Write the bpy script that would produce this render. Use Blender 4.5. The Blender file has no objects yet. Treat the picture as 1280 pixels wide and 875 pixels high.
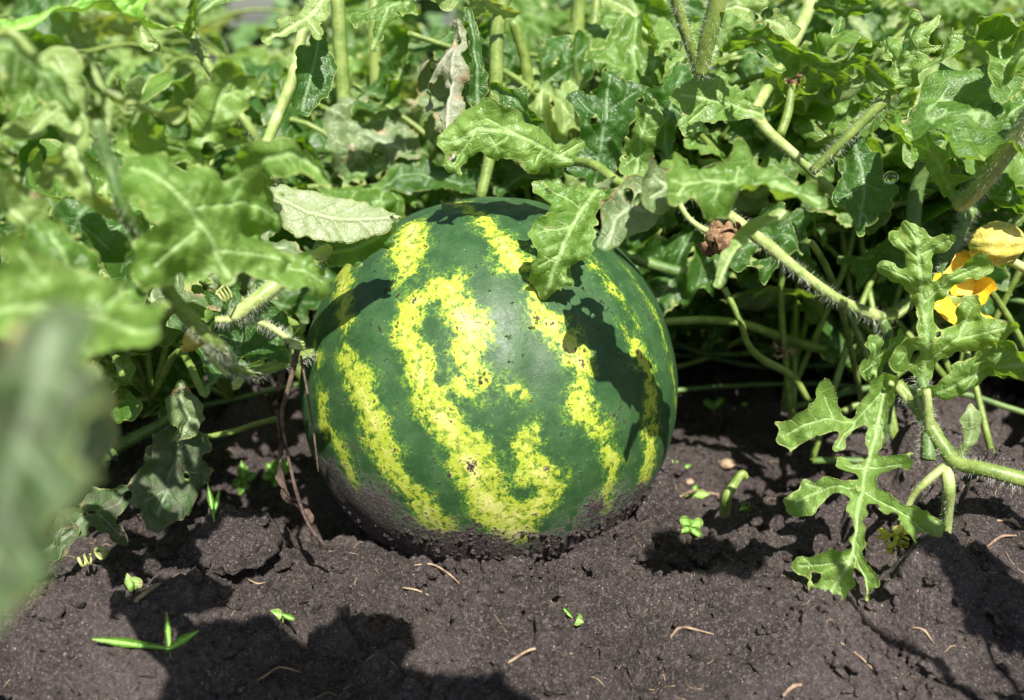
import bpy, math, random
import numpy as np
from mathutils import Vector, Matrix, Quaternion

PI = math.pi
sc = bpy.context.scene
COL = sc.collection

# ------------------------------------------------------------------ camera
PITCH = math.radians(18.0)
CAMZ = 0.30
FP = 1244.4                      # focal length in photo pixels (35 mm on 36 mm, 1280 wide)
cam_d = bpy.data.cameras.new('camera')
cam = bpy.data.objects.new('camera', cam_d)
COL.objects.link(cam)
cam.location = (0, 0, CAMZ)
cam.rotation_euler = (math.pi / 2 - PITCH, 0, 0)
cam_d.lens = 35
cam_d.sensor_width = 36
cam_d.clip_start = 0.01
cam_d.clip_end = 1000
cam_d.dof.use_dof = True
cam_d.dof.focus_distance = 0.535
cam_d.dof.aperture_fstop = 6.0
cam_d.dof.aperture_blades = 0
sc.camera = cam

# ------------------------------------------------------------------ light
SUN = Vector((0.15, -0.62, 0.77)).normalized()
elev = math.asin(SUN.z)
azim = math.atan2(SUN.x, SUN.y)
w = bpy.data.worlds.new('World')
sc.world = w
w.use_nodes = True
nt = w.node_tree
bg = nt.nodes['Background']
sky = nt.nodes.new('ShaderNodeTexSky')
sky.sky_type = 'NISHITA'
sky.sun_disc = False
sky.sun_elevation = elev
sky.sun_rotation = azim
sky.air_density = 1.0
sky.dust_density = 1.5
nt.links.new(sky.outputs[0], bg.inputs[0])
bg.inputs[1].default_value = 0.052
sun_d = bpy.data.lights.new('sun', 'SUN')
sun_d.energy = 5.0
sun_d.angle = math.radians(0.55)
sun_d.color = (1.0, 0.955, 0.88)
sun_o = bpy.data.objects.new('sun', sun_d)
COL.objects.link(sun_o)
sun_o.rotation_euler = SUN.to_track_quat('Z', 'Y').to_euler()
sc.view_settings.view_transform = 'Standard'
sc.view_settings.look = 'None'
sc.view_settings.exposure = 1.05
sc.view_settings.gamma = 1.0
sc.cycles.max_bounces = 8
sc.cycles.transparent_max_bounces = 8

# ------------------------------------------------------------------ helpers
FWD = Vector((0, math.cos(PITCH), -math.sin(PITCH)))
UP = Vector((0, math.sin(PITCH), math.cos(PITCH)))
RIGHT = Vector((1, 0, 0))
CAM = Vector((0, 0, CAMZ))


def ray(px, py):
    return FWD + RIGHT * ((px - 640) / FP) - UP * ((py - 437.5) / FP)


def at(px, py, d):
    """place in the field seen at a photo pixel, d metres deep"""
    return CAM + ray(px, py) * d


def pix(p):
    q = p - CAM
    d = q.dot(FWD)
    return 640 + FP * q.dot(RIGHT) / d, 437.5 - FP * q.dot(UP) / d, d


def hash3(ix, iy, iz, seed):
    h = (ix * 374761393 + iy * 668265263 + iz * 2147483647 + seed * 974634777) & 0xFFFFFFFF
    h = ((h ^ (h >> 13)) * 1274126177) & 0xFFFFFFFF
    h = ((h ^ (h >> 16)) * 2246822519) & 0xFFFFFFFF
    return ((h ^ (h >> 15)) & 0xFFFFFF) / float(0xFFFFFF) * 2 - 1


def vnoise(x, y, z=0.0, seed=0):
    x = np.asarray(x, float)
    y = np.asarray(y, float) + 0 * x
    z = np.zeros_like(x) + z
    xi, yi, zi = [np.floor(a).astype(np.int64) for a in (x, y, z)]
    fx, fy, fz = x - xi, y - yi, z - zi
    fx, fy, fz = [f * f * f * (f * (f * 6 - 15) + 10) for f in (fx, fy, fz)]
    r = 0
    for dx in (0, 1):
        for dy in (0, 1):
            for dz in (0, 1):
                wgt = (fx if dx else 1 - fx) * (fy if dy else 1 - fy) * (fz if dz else 1 - fz)
                r = r + wgt * hash3(xi + dx, yi + dy, zi + dz, seed)
    return r


def fbm(x, y, z=0.0, oct=4, seed=0, gain=0.5):
    r, a, f = 0, 1.0, 1.0
    for i in range(oct):
        r = r + a * vnoise(x * f + 13.7 * i, y * f - 7.3 * i, np.asarray(z) * f, seed + i)
        a *= gain
        f *= 2.03
    return r


def link(o, parent=None):
    COL.objects.link(o)
    if parent is not None:
        o.parent = parent
    return o


def world_loc(o):
    l = o.location.copy()
    p = o.parent
    m = o.matrix_basis.copy()
    while p is not None:
        m = p.matrix_basis @ m
        p = p.parent
    return m


def thing(name, label, cat, loc=(0, 0, 0), group=None):
    o = bpy.data.objects.new(name, None)
    COL.objects.link(o)
    o.location = loc
    o.empty_display_size = 0.02
    tag(o, label, cat, group)
    return o


def tag(o, label, cat, group=None):
    o['label'] = label
    o['category'] = cat
    if group:
        o['group'] = group


def mesh_np(name, V, F, mat, smooth=True, attr=None):
    me = bpy.data.meshes.new(name)
    V = np.asarray(V, dtype=np.float32)
    if isinstance(F, np.ndarray) and F.ndim == 2:
        n = F.shape[1]
        me.vertices.add(len(V))
        me.vertices.foreach_set('co', V.ravel())
        me.loops.add(F.size)
        me.loops.foreach_set('vertex_index', F.astype(np.int32).ravel())
        me.polygons.add(len(F))
        me.polygons.foreach_set('loop_start', np.arange(0, F.size, n, dtype=np.int32))
        me.update(calc_edges=True)
    else:
        me.from_pydata([tuple(map(float, v)) for v in V], [], [tuple(f) for f in F])
    me.polygons.foreach_set('use_smooth', [smooth] * len(me.polygons))
    if mat:
        me.materials.append(mat)
    if attr is not None:
        a = me.attributes.new('dat', 'FLOAT_COLOR', 'POINT')
        a.data.foreach_set('color', np.asarray(attr, dtype=np.float32).ravel())
    me.update()
    return me


def part(name, me, parent=None, origin=None, label=None, kind=None):
    """object whose mesh is in world metres; its origin goes to `origin`"""
    o = bpy.data.objects.new(name, me)
    COL.objects.link(o)
    og = Vector(origin) if origin is not None else Vector((0, 0, 0))
    if origin is not None:
        me.transform(Matrix.Translation(-og))
    if parent is not None:
        pm = world_loc(parent)
        o.parent = parent
        o.matrix_basis = pm.inverted() @ Matrix.Translation(og)
    else:
        o.location = og
    if label:
        o['label'] = label
    if kind:
        o['kind'] = kind
    return o


# ------------------------------------------------------------------ materials
def new_mat(name):
    m = bpy.data.materials.new(name)
    m.use_nodes = True
    nt = m.node_tree
    for n in list(nt.nodes):
        nt.nodes.remove(n)
    return m, nt


class NT:
    def __init__(s, nt):
        s.nt = nt

    def n(s, typ, **kw):
        nd = s.nt.nodes.new(typ)
        for k, v in kw.items():
            if k.startswith('i_'):
                nd.inputs[k[2:].replace('_', ' ')].default_value = v
            else:
                setattr(nd, k, v)
        return nd

    def l(s, a, b):
        s.nt.links.new(a, b)

    def math(s, op, a, b=None, c=None, clamp=False):
        nd = s.nt.nodes.new('ShaderNodeMath')
        nd.operation = op
        nd.use_clamp = clamp
        for i, v in enumerate((a, b, c)):
            if v is None:
                continue
            if isinstance(v, (int, float)):
                nd.inputs[i].default_value = v
            else:
                s.l(v, nd.inputs[i])
        return nd.outputs[0]

    def mix(s, fac, a, b):
        nd = s.nt.nodes.new('ShaderNodeMix')
        nd.data_type = 'RGBA'
        for i, v in ((0, fac), (6, a), (7, b)):
            if isinstance(v, (int, float)):
                nd.inputs[i].default_value = v
            elif isinstance(v, tuple):
                nd.inputs[i].default_value = (*v, 1)
            else:
                s.l(v, nd.inputs[i])
        return nd.outputs[2]

    def ss(s, v, a, b, lo=0.0, hi=1.0):
        nd = s.nt.nodes.new('ShaderNodeMapRange')
        nd.interpolation_type = 'SMOOTHSTEP'
        s.l(v, nd.inputs[0])
        for i, x in ((1, a), (2, b), (3, lo), (4, hi)):
            nd.inputs[i].default_value = x
        return nd.outputs[0]

    def noise(s, vec, scale, detail=3, rough=0.55):
        nd = s.nt.nodes.new('ShaderNodeTexNoise')
        nd.inputs['Scale'].default_value = scale
        nd.inputs['Detail'].default_value = detail
        nd.inputs['Roughness'].default_value = rough
        if vec is not None:
            s.l(vec, nd.inputs['Vector'])
        return nd.outputs[0]

    def voro(s, vec, scale, feature='F1', out=0):
        nd = s.nt.nodes.new('ShaderNodeTexVoronoi')
        nd.feature = feature
        nd.inputs['Scale'].default_value = scale
        s.l(vec, nd.inputs['Vector'])
        return nd.outputs[out]


def leaf_material(name, top_a, top_b, under, trans, wither=0.0, dust=0.0, rough=0.38):
    m, nt = new_mat(name)
    g = NT(nt)
    out = g.n('ShaderNodeOutputMaterial')
    att = g.n('ShaderNodeAttribute', attribute_name='dat')
    sep = g.n('ShaderNodeSeparateColor')
    g.l(att.outputs['Color'], sep.inputs[0])
    vein, edge, crink = sep.outputs[0], sep.outputs[1], sep.outputs[2]      # cm, cm
    tc = g.n('ShaderNodeTexCoord').outputs['Object']
    oi = g.n('ShaderNodeObjectInfo')
    rnd = oi.outputs['Random']
    geo = g.n('ShaderNodeNewGeometry')
    # per leaf offset so that patterns differ between leaves
    off = g.n('ShaderNodeVectorMath', operation='MULTIPLY_ADD')
    g.l(oi.outputs['Location'], off.inputs[0])
    off.inputs[1].default_value = (7, 7, 7)
    g.l(tc, off.inputs[2])
    vec = off.outputs[0]
    n1 = g.noise(vec, 32, 4)
    n2 = g.noise(vec, 140, 5, 0.65)
    n3 = g.noise(vec, 900, 3, 0.6)
    f = g.math('ADD', g.math('MULTIPLY', rnd, 0.75), g.math('MULTIPLY', g.math('SUBTRACT', n1, 0.5), 1.5), clamp=True)
    col = g.mix(f, top_a, top_b)
    fine = g.ss(n2, 0.35, 0.7, 0.0, 0.4)
    col = g.mix(fine, col, tuple(min(1, c * 1.5) for c in top_b))
    # reticulate network of small veins
    vd = g.voro(vec, 150, 'DISTANCE_TO_EDGE')
    net = g.ss(vd, 0.0, 0.09, 1, 0)
    vd2 = g.voro(vec, 420, 'DISTANCE_TO_EDGE')
    net2 = g.ss(vd2, 0.0, 0.12, 1, 0)
    netc = g.math('MAXIMUM', g.math('MULTIPLY', net, 0.22), g.math('MULTIPLY', net2, 0.12))
    pale = tuple(min(1, c * 1.5 + 0.06) for c in top_b)
    col = g.mix(netc, col, pale)
    vmask = g.ss(vein, 0.02, 0.10, 1, 0)
    col = g.mix(g.math('MULTIPLY', vmask, 0.75), col, tuple(min(1, c * 1.6 + 0.13) for c in top_b))
    col_u = g.mix(f, under, tuple(c * 0.8 for c in under))
    col_u = g.mix(g.math('MULTIPLY', netc, 0.9), col_u, tuple(min(1, c * 0.65) for c in under))
    col_u = g.mix(g.math('MULTIPLY', vmask, 0.7), col_u, tuple(min(1, c * 1.3 + 0.04) for c in under))
    col = g.mix(geo.outputs['Backfacing'], col, col_u)
    # dried, pinkish or straw coloured patches, mostly near the margin
    em = g.ss(edge, 0.0, 0.55, 1, 0)
    n4 = g.noise(vec, 60, 3, 0.6)
    lo = 0.62 - wither * 0.25
    burn = g.ss(g.math('ADD', n4, g.math('MULTIPLY', em, 0.13 + 0.1 * wither)), lo + 0.15, lo + 0.22)
    burnc = g.mix(g.ss(n3, 0.35, 0.65), (0.36, 0.22, 0.13), (0.50, 0.42, 0.26))
    col = g.mix(g.math('MULTIPLY', burn, 0.8), col, burnc)
    # thickened pale rim
    rim = g.ss(edge, 0.02, 0.075, 1, 0)
    col = g.mix(g.math('MULTIPLY', rim, 0.75), col, (0.36, 0.42, 0.13))
    # soil specks and dust
    sp = g.voro(vec, 480)
    spm = g.math('MULTIPLY', g.ss(sp, 0.12, 0.22, 1, 0), g.ss(n1, 0.42, 0.6))
    col = g.mix(g.math('MULTIPLY', spm, 0.35 + 0.5 * dust), col, (0.05, 0.045, 0.03))
    if dust > 0:
        dm = g.ss(g.math('ADD', n2, g.math('MULTIPLY', n1, 0.6)), 0.72, 0.98)
        col = g.mix(g.math('MULTIPLY', dm, dust), col, (0.12, 0.10, 0.09))
    bs = g.n('ShaderNodeBsdfPrincipled')
    g.l(col, bs.inputs['Base Color'])
    g.l(g.ss(n2, 0.3, 0.75, rough - 0.1, rough + 0.14), bs.inputs['Roughness'])
    bs.inputs['Specular IOR Level'].default_value = 0.5
    tr = g.n('ShaderNodeBsdfTranslucent')
    trc = g.mix(g.math('MULTIPLY', vmask, 0.5), trans, tuple(c * 0.55 for c in trans))
    trc = g.mix(g.math('MULTIPLY', netc, 0.8), trc, tuple(c * 0.5 for c in trans))
    trc = g.mix(g.math('MULTIPLY', burn, 0.8), trc, (0.30, 0.2, 0.08))
    g.l(trc, tr.inputs[0])
    # bump: network, veins, crinkle, tiny grain
    h = g.math('MULTIPLY', net, -0.26)
    h = g.math('ADD', h, g.math('MULTIPLY', net2, -0.16))
    h = g.math('ADD', h, g.math('MULTIPLY', vmask, -0.9))
    h = g.math('ADD', h, g.math('MULTIPLY', n2, 0.9))
    h = g.math('ADD', h, g.math('MULTIPLY', n3, 0.35))
    h = g.math('ADD', h, g.math('MULTIPLY', rim, 0.6))
    bmp = g.n('ShaderNodeBump')
    bmp.inputs['Strength'].default_value = 0.8
    bmp.inputs['Distance'].default_value = 0.0007
    g.l(h, bmp.inputs['Height'])
    g.l(bmp.outputs[0], bs.inputs['Normal'])
    g.l(bmp.outputs[0], tr.inputs['Normal'])
    mx = g.n('ShaderNodeMixShader')
    mx.inputs[0].default_value = 0.36
    g.l(bs.outputs[0], mx.inputs[1])
    g.l(tr.outputs[0], mx.inputs[2])
    g.l(mx.outputs[0], out.inputs[0])
    return m


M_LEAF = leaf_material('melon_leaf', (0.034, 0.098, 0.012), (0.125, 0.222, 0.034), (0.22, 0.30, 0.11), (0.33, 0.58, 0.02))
M_DARK = leaf_material('melon_leaf_dark_shaded', (0.020, 0.068, 0.010), (0.055, 0.130, 0.018), (0.13, 0.21, 0.07), (0.22, 0.46, 0.01), rough=0.34)  # darker leaf copy; shade of the canopy interior put into its colour
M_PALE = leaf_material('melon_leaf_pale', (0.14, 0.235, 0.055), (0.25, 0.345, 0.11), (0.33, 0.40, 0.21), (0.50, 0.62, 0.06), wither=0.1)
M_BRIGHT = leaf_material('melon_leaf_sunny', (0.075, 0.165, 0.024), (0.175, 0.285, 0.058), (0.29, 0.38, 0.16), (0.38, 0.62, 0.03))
M_DRY = leaf_material('melon_leaf_withering', (0.07, 0.14, 0.04), (0.19, 0.25, 0.11), (0.36, 0.38, 0.26), (0.26, 0.32, 0.07), wither=0.38)
M_DUST = leaf_material('melon_leaf_dusty', (0.05, 0.10, 0.03), (0.10, 0.16, 0.06), (0.16, 0.20, 0.11), (0.12, 0.2, 0.03), wither=0.3, dust=0.75, rough=0.6)
M_YOUNG = leaf_material('young_leaf', (0.12, 0.30, 0.03), (0.20, 0.42, 0.05), (0.22, 0.38, 0.12), (0.30, 0.55, 0.03))


def simple_mat(name, ca, cb, scale=60, rough=0.5, bump=0.0005, stretch=None, sss=0.0, spec=0.5, fine=None):
    m, nt = new_mat(name)
    g = NT(nt)
    out = g.n('ShaderNodeOutputMaterial')
    vec = g.n('ShaderNodeTexCoord').outputs['Object']
    n1 = g.noise(vec, scale, 4, 0.6)
    n2 = g.noise(vec, scale * 6, 3, 0.6)
    f = g.ss(g.math('ADD', g.math('MULTIPLY', n1, 0.7), g.math('MULTIPLY', n2, 0.3)), 0.36, 0.64)
    col = g.mix(f, ca, cb)
    bs = g.n('ShaderNodeBsdfPrincipled')
    g.l(col, bs.inputs['Base Color'])
    bs.inputs['Roughness'].default_value = rough
    bs.inputs['Specular IOR Level'].default_value = spec
    if sss:
        bs.inputs['Subsurface Weight'].default_value = sss
        bs.inputs['Subsurface Radius'].default_value = (1, 1, 0.4)
        bs.inputs['Subsurface Scale'].default_value = 0.003
    b = g.n('ShaderNodeBump')
    b.inputs['Distance'].default_value = bump
    b.inputs['Strength'].default_value = 0.8
    g.l(g.math('ADD', n1, g.math('MULTIPLY', n2, 0.5)), b.inputs['Height'])
    g.l(b.outputs[0], bs.inputs['Normal'])
    g.l(bs.outputs[0], out.inputs[0])
    return m


M_STEM = simple_mat('stem_green', (0.10, 0.165, 0.025), (0.22, 0.29, 0.07), 90, 0.45, 0.0006, sss=0.1)
M_STEMP = simple_mat('stem_pale', (0.20, 0.28, 0.07), (0.38, 0.44, 0.17), 90, 0.45, 0.0006, sss=0.1)
M_STEMD = simple_mat('stem_shaded_green', (0.05, 0.11, 0.025), (0.13, 0.21, 0.05), 90, 0.5, 0.0006)
M_HAIR = simple_mat('stem_hair', (0.55, 0.58, 0.45), (0.75, 0.76, 0.66), 90, 0.5, 0.0001)
M_TENDRIL = simple_mat('tendril', (0.20, 0.26, 0.06), (0.42, 0.44, 0.17), 120, 0.5, 0.0003)
M_BROWN = simple_mat('dried_brown', (0.06, 0.025, 0.015), (0.22, 0.11, 0.06), 220, 0.8, 0.0012)
M_BLOOM = simple_mat('dried_petals', (0.09, 0.045, 0.02), (0.30, 0.18, 0.09), 260, 0.85, 0.0012)
M_DULL = simple_mat('dried_grey_brown', (0.035, 0.022, 0.018), (0.15, 0.10, 0.075), 220, 0.85, 0.0012)
M_STRAW = simple_mat('dry_straw', (0.16, 0.10, 0.065), (0.38, 0.28, 0.18), 180, 0.7, 0.0005)
M_PETAL = simple_mat('yellow_petal', (0.72, 0.38, 0.010), (0.86, 0.58, 0.03), 160, 0.5, 0.0008, sss=0.25)
M_PETALP = simple_mat('faded_petal', (0.42, 0.34, 0.04), (0.62, 0.56, 0.14), 160, 0.6, 0.0012, sss=0.2)
M_CLOD = None


def soil_nodes(g, vec, damp=1.0):
    n1 = g.noise(vec, 9, 5, 0.6)
    n2 = g.noise(vec, 75, 6, 0.68)
    n3 = g.noise(vec, 420, 6, 0.75)
    n4 = g.noise(vec, 1500, 4, 0.75)
    v1 = g.voro(vec, 330)
    v2 = g.voro(vec, 800)
    col = g.mix(g.ss(n2, 0.3, 0.7), (0.030, 0.021, 0.019), (0.088, 0.065, 0.060))
    col = g.mix(g.ss(n1, 0.42, 0.62, 0, 0.65), col, (0.155, 0.120, 0.112))
    col = g.mix(g.ss(n3, 0.50, 0.66, 0, 0.7), col, (0.27, 0.225, 0.22))
    col = g.mix(g.ss(n3, 0.32, 0.47, 0.75, 0), col, (0.020, 0.014, 0.014))  # low noise blackened, shade of the pits put into the colour
    col = g.mix(g.ss(n4, 0.54, 0.66, 0, 0.6), col, (0.24, 0.20, 0.19))
    col = g.mix(g.ss(n4, 0.34, 0.45, 0.6, 0), col, (0.018, 0.013, 0.013))  # finest pits darkened too, shade in the colour
    # pale sand grains
    gr = None
    for scl, thr in ((1150, 0.80), (620, 0.93)):
        wn = g.n('ShaderNodeTexVoronoi')
        wn.inputs['Scale'].default_value = scl
        g.l(vec, wn.inputs['Vector'])
        sepc = g.n('ShaderNodeSeparateColor')
        g.l(wn.outputs['Color'], sepc.inputs[0])
        g1 = g.math('MULTIPLY', g.ss(wn.outputs['Distance'], 0.22, 0.4, 1, 0), g.ss(sepc.outputs[0], thr, thr + .05))
        grc = g.mix(sepc.outputs[1], (0.58, 0.53, 0.50), (0.36, 0.22, 0.16))
        col = g.mix(g.math('MULTIPLY', g1, 0.85), col, grc)
        gr = g1 if gr is None else g.math('MAXIMUM', gr, g1)
    h = g.math('ADD', g.math('MULTIPLY', n2, 1.6), g.math('MULTIPLY', n3, 2.0))
    h = g.math('ADD', h, g.math('MULTIPLY', n4, 0.65))
    h = g.math('ADD', h, g.math('MULTIPLY', v1, -0.9))
    h = g.math('ADD', h, g.math('MULTIPLY', v2, -0.5))
    h = g.math('ADD', h, g.math('MULTIPLY', gr, 0.2))
    return col, h, n3


def soil_material():
    m, nt = new_mat('dark_soil')
    g = NT(nt)
    out = g.n('ShaderNodeOutputMaterial')
    geo = g.n('ShaderNodeNewGeometry')
    col, h, n3 = soil_nodes(g, geo.outputs['Position'])
    bs = g.n('ShaderNodeBsdfPrincipled')
    g.l(col, bs.inputs['Base Color'])
    g.l(g.ss(n3, 0.3, 0.7, 0.62, 0.95), bs.inputs['Roughness'])
    bs.inputs['Specular IOR Level'].default_value = 0.45
    b = g.n('ShaderNodeBump')
    b.inputs['Strength'].default_value = 1.0
    b.inputs['Distance'].default_value = 0.0032
    g.l(h, b.inputs['Height'])
    g.l(b.outputs[0], bs.inputs['Normal'])
    g.l(bs.outputs[0], out.inputs[0])
    return m


M_SOIL = soil_material()

# ------------------------------------------------------------------ ground
MC = at(613, 481, 0.632)        # middle of the melon
MR = 0.1185


def bumps(x, y):
    """named humps and hollows, metres"""
    z = 0 * x
    for px, py, rx, ry, h in BUMPS:
        gp = ground_hit(px, py)
        d = ((x - gp.x) / rx) ** 2 + ((y - gp.y) / ry) ** 2
        z = z + 1.7 * h * np.exp(-d ** 1.6)
    return z


def ground_hit(px, py, z=0.0):
    r = ray(px, py)
    t = (z - CAMZ) / r.z
    return CAM + r * t


BUMPS = [
    (298, 705, 0.026, 0.020, 0.017), (150, 835, 0.05, 0.03, 0.010), (250, 800, 0.03, 0.014, 0.007),
    (1200, 800, 0.05, 0.05, 0.026), (1260, 720, 0.05, 0.03, 0.018), (980, 790, 0.06, 0.03, 0.012),
    (930, 690, 0.035, 0.014, 0.010), (800, 760, 0.07, 0.02, 0.006), (700, 745, 0.09, 0.012, 0.002),
    (460, 740, 0.05, 0.016, 0.002), (600, 830, 0.06, 0.03, 0.005), (390, 640, 0.03, 0.03, -0.012),
    (330, 610, 0.05, 0.03, -0.006), (880, 600, 0.05, 0.03, -0.006), (1130, 700, 0.02, 0.02, -0.010),
    (1215, 735, 0.022, 0.020, 0.014), (1150, 815, 0.022, 0.018, 0.012), (1050, 850, 0.03, 0.02, 0.010), (1130, 760, 0.016, 0.014, -0.014),
    (1095, 830, 0.012, 0.018, -0.010), (930, 640, 0.02, 0.012, 0.009), (960, 720, 0.018, 0.012, 0.009), (870, 745, 0.02, 0.010, -0.007),
    (820, 650, 0.014, 0.012, 0.012), (360, 720, 0.02, 0.012, -0.008), (530, 725, 0.010, 0.005, -0.010), (225, 760, 0.018, 0.012, 0.010),
    (60, 830, 0.03, 0.02, 0.010), (120, 790, 0.015, 0.012, -0.007), (640, 790, 0.04, 0.012, 0.005), (740, 860, 0.03, 0.012, 0.007),
    (100, 730, 0.07, 0.03, 0.008), (760, 700, 0.03, 0.014, 0.010),
]


def ground_z(x, y):
    x = np.asarray(x, float)
    y = np.asarray(y, float)
    near = np.clip(1.6 - np.hypot(x, y - 0.5), 0, 1)
    z = bumps(x, y)
    z = z + 0.012 * fbm(x * 7, y * 7, oct=2, seed=11) * near
    # clods: billowed noise with sharp valleys
    a = 1 - np.abs(vnoise(x * 24 + 3, y * 30, seed=21)) * 2
    b = np.abs(vnoise(x * 60, y * 70, seed=22)) * 2
    c = np.abs(vnoise(x * 140, y * 150, seed=23)) * 2
    patch = np.clip(fbm(x * 9 + 5, y * 9, oct=2, seed=31) * 1.4 + 0.55, 0.15, 1.25)
    d = np.maximum(vnoise(x * 15 + 9, y * 19, seed=26), 0) * (1 + .6 * np.clip((x - .08) / .1, 0, 1))
    z = z + near * (0.030 * d ** 1.2) * np.clip(patch, .3, 1)
    g_ = np.clip(vnoise(x * 34 + 1, y * 40, seed=29) * 2.2, 0, 1)
    z = z + near * 0.0080 * g_ * np.clip(patch, .2, 1.2)
    e = np.maximum(vnoise(x * 21 + 31, y * 27, seed=27) - 0.15, 0)
    z = z - near * 0.022 * e
    f = np.maximum(vnoise(x * 52 + 3, y * 60, seed=28) - 0.25, 0)
    z = z - near * 0.020 * f * np.clip(patch, .2, 1.2)
    z = z + near * patch * (-0.0060 * a + 0.0056 * b + 0.0042 * c)
    z = z + near * 0.0017 * vnoise(x * 330, y * 330, seed=24)
    z = z + near * 0.0008 * vnoise(x * 700, y * 700, seed=25)
    # soil pressed up round the melon
    dm = np.hypot(x - MC.x, y - MC.y)
    z = z + (0.002 + 0.010 * np.clip((x - MC.x) / 0.09, 0, 1)) * np.exp(-((dm - 0.102) / 0.018) ** 2) * (0.7 + 0.5 * vnoise(x * 45, y * 45, seed=41))
    z = np.where(dm < 0.07, z - 0.03, z)
    return z


def axis_pts(lo, hi, step, far_lo, far_hi, g=1.13):
    core = list(np.arange(lo, hi, step))
    a, s = [lo], step
    while a[-1] > far_lo:
        s *= g
        a.append(a[-1] - s)
    b, s = [core[-1]], step
    while b[-1] < far_hi:
        s *= g
        b.append(b[-1] + s)
    return np.array(a[:0:-1] + core + b[1:])


xs = axis_pts(-0.44, 0.46, 0.0017, -300, 300, 1.09)
ys = axis_pts(0.32, 0.80, 0.0015, -300, 600, 1.07)
GX, GY = np.meshgrid(xs, ys)
GZ = ground_z(GX, GY)
nx, ny = len(xs), len(ys)
idx = np.arange(nx * ny).reshape(ny, nx)
F = np.stack([idx[:-1, :-1], idx[:-1, 1:], idx[1:, 1:], idx[1:, :-1]], -1).reshape(-1, 4)
gme = mesh_np('ground', np.stack([GX, GY, GZ], -1).reshape(-1, 3), F, M_SOIL)
ground = bpy.data.objects.new('ground', gme)
COL.objects.link(ground)
ground['kind'] = 'structure'
ground['label'] = 'dark crumbly garden soil, sunlit in front of the melon'


def gz(x, y):
    return float(ground_z(np.array([x]), np.array([y]))[0])


def on_ground(px, py, lift=0.0):
    r = ray(px, py)
    t = 0.30
    p = CAM + r * t
    while t < 3 and p.z > gz_fast(p.x, p.y):
        t += 0.0008
        p = CAM + r * t
    p.z = gz_fast(p.x, p.y) + lift
    return p


def gz_fast(x, y):
    i = min(max(int(np.searchsorted(xs, x)) - 1, 0), nx - 1)
    j = min(max(int(np.searchsorted(ys, y)) - 1, 0), ny - 1)
    return float(GZ[j, i])


# ------------------------------------------------------------------ lumps of soil
def lump(rad, seed, n=2, flat=0.75, amp=0.35):
    import bmesh
    bm = bmesh.new()
    bmesh.ops.create_icosphere(bm, subdivisions=n, radius=1)
    V = np.array([v.co[:] for v in bm.verts])
    Fc = np.array([[v.index for v in f.verts] for f in bm.faces])
    bm.free()
    d = 1 + amp * vnoise(V[:, 0] * 1.3 + seed * 3.1, V[:, 1] * 1.3, V[:, 2] * 1.3, seed=seed) \
        + amp * 0.5 * vnoise(V[:, 0] * 3.1, V[:, 1] * 3.1, V[:, 2] * 3.1 + seed, seed=seed + 5)
    if n >= 3:
        d = d + amp * 0.35 * np.abs(vnoise(V[:, 0] * 7, V[:, 1] * 7, V[:, 2] * 7 + seed, seed=seed + 9))
    V = V * d[:, None] * rad
    V[:, 2] *= flat
    return V, Fc


R = random.Random(7)
protos = [lump(1.0, 50 + i, 1, .7, .6) for i in range(8)]


def crumbs(n, place, rmin, rmax, rr):
    Vs, Fs, off = [], [], 0
    k = 0
    while k < n:
        p = place(rr)
        if p is None:
            continue
        k += 1
        V, Fc = protos[rr.randrange(8)]
        r = rmin * (rmax / rmin) ** (rr.random() ** 2.2)
        q = Quaternion((rr.random(), rr.random() - .5, rr.random() - .5, rr.random() - .5)).normalized().to_matrix()
        W = (V * r) @ np.array(q).T + np.array(p)
        Vs.append(W)
        Fs.append(Fc + off)
        off += len(V)
    return np.concatenate(Vs), np.concatenate(Fs)


def place_ground(rr):
    x = rr.uniform(-0.36, 0.42)
    y = 0.34 + 0.62 * rr.random() ** 1.3
    if math.hypot(x - MC.x, y - MC.y) < 0.09:
        return None
    # crumbs gather in patches
    if vnoise(np.array([x * 11]), np.array([y * 11]), seed=77)[0] < rr.uniform(-0.9, 0.5):
        return None
    return (x, y, gz_fast(x, y))


V, F = crumbs(30000, place_ground, 0.0005, 0.0048, R)
o = part('soil_crumbs', mesh_np('soil_crumbs', V, F, M_SOIL, smooth=False))
o['kind'] = 'stuff'
o['label'] = 'loose crumbs of dark soil strewn over the ground'

protos = [lump(1.0, 80 + i, 3, .8, .55) for i in range(8)]


def place_patch(rr):
    cx, cy, sx, sy = rr.choice(((.085, .53, .03, .018), (.12, .55, .04, .03), (.22, .42, .06, .035), (.25, .47, .05, .03), (.16, .60, .05, .05),
                                (-.11, .50, .05, .02), (.05, .50, .05, .012), (-.2, .42, .05, .04), (.1, .42, .09, .04), (-.03, .49, .06, .014)))
    x, y = rr.gauss(cx, sx), rr.gauss(cy, sy)
    if math.hypot(x - MC.x, y - MC.y) < 0.085 or y < .36:
        return None
    return (x, y, gz_fast(x, y))


V, F = crumbs(420, place_patch, 0.0015, 0.0050, R)
o = part('soil_crumbs', mesh_np('soil_crumbs', V, F, M_SOIL, smooth=True))
o['kind'] = 'stuff'
o['label'] = 'coarser lumps of dark soil heaped in loose patches'

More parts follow.
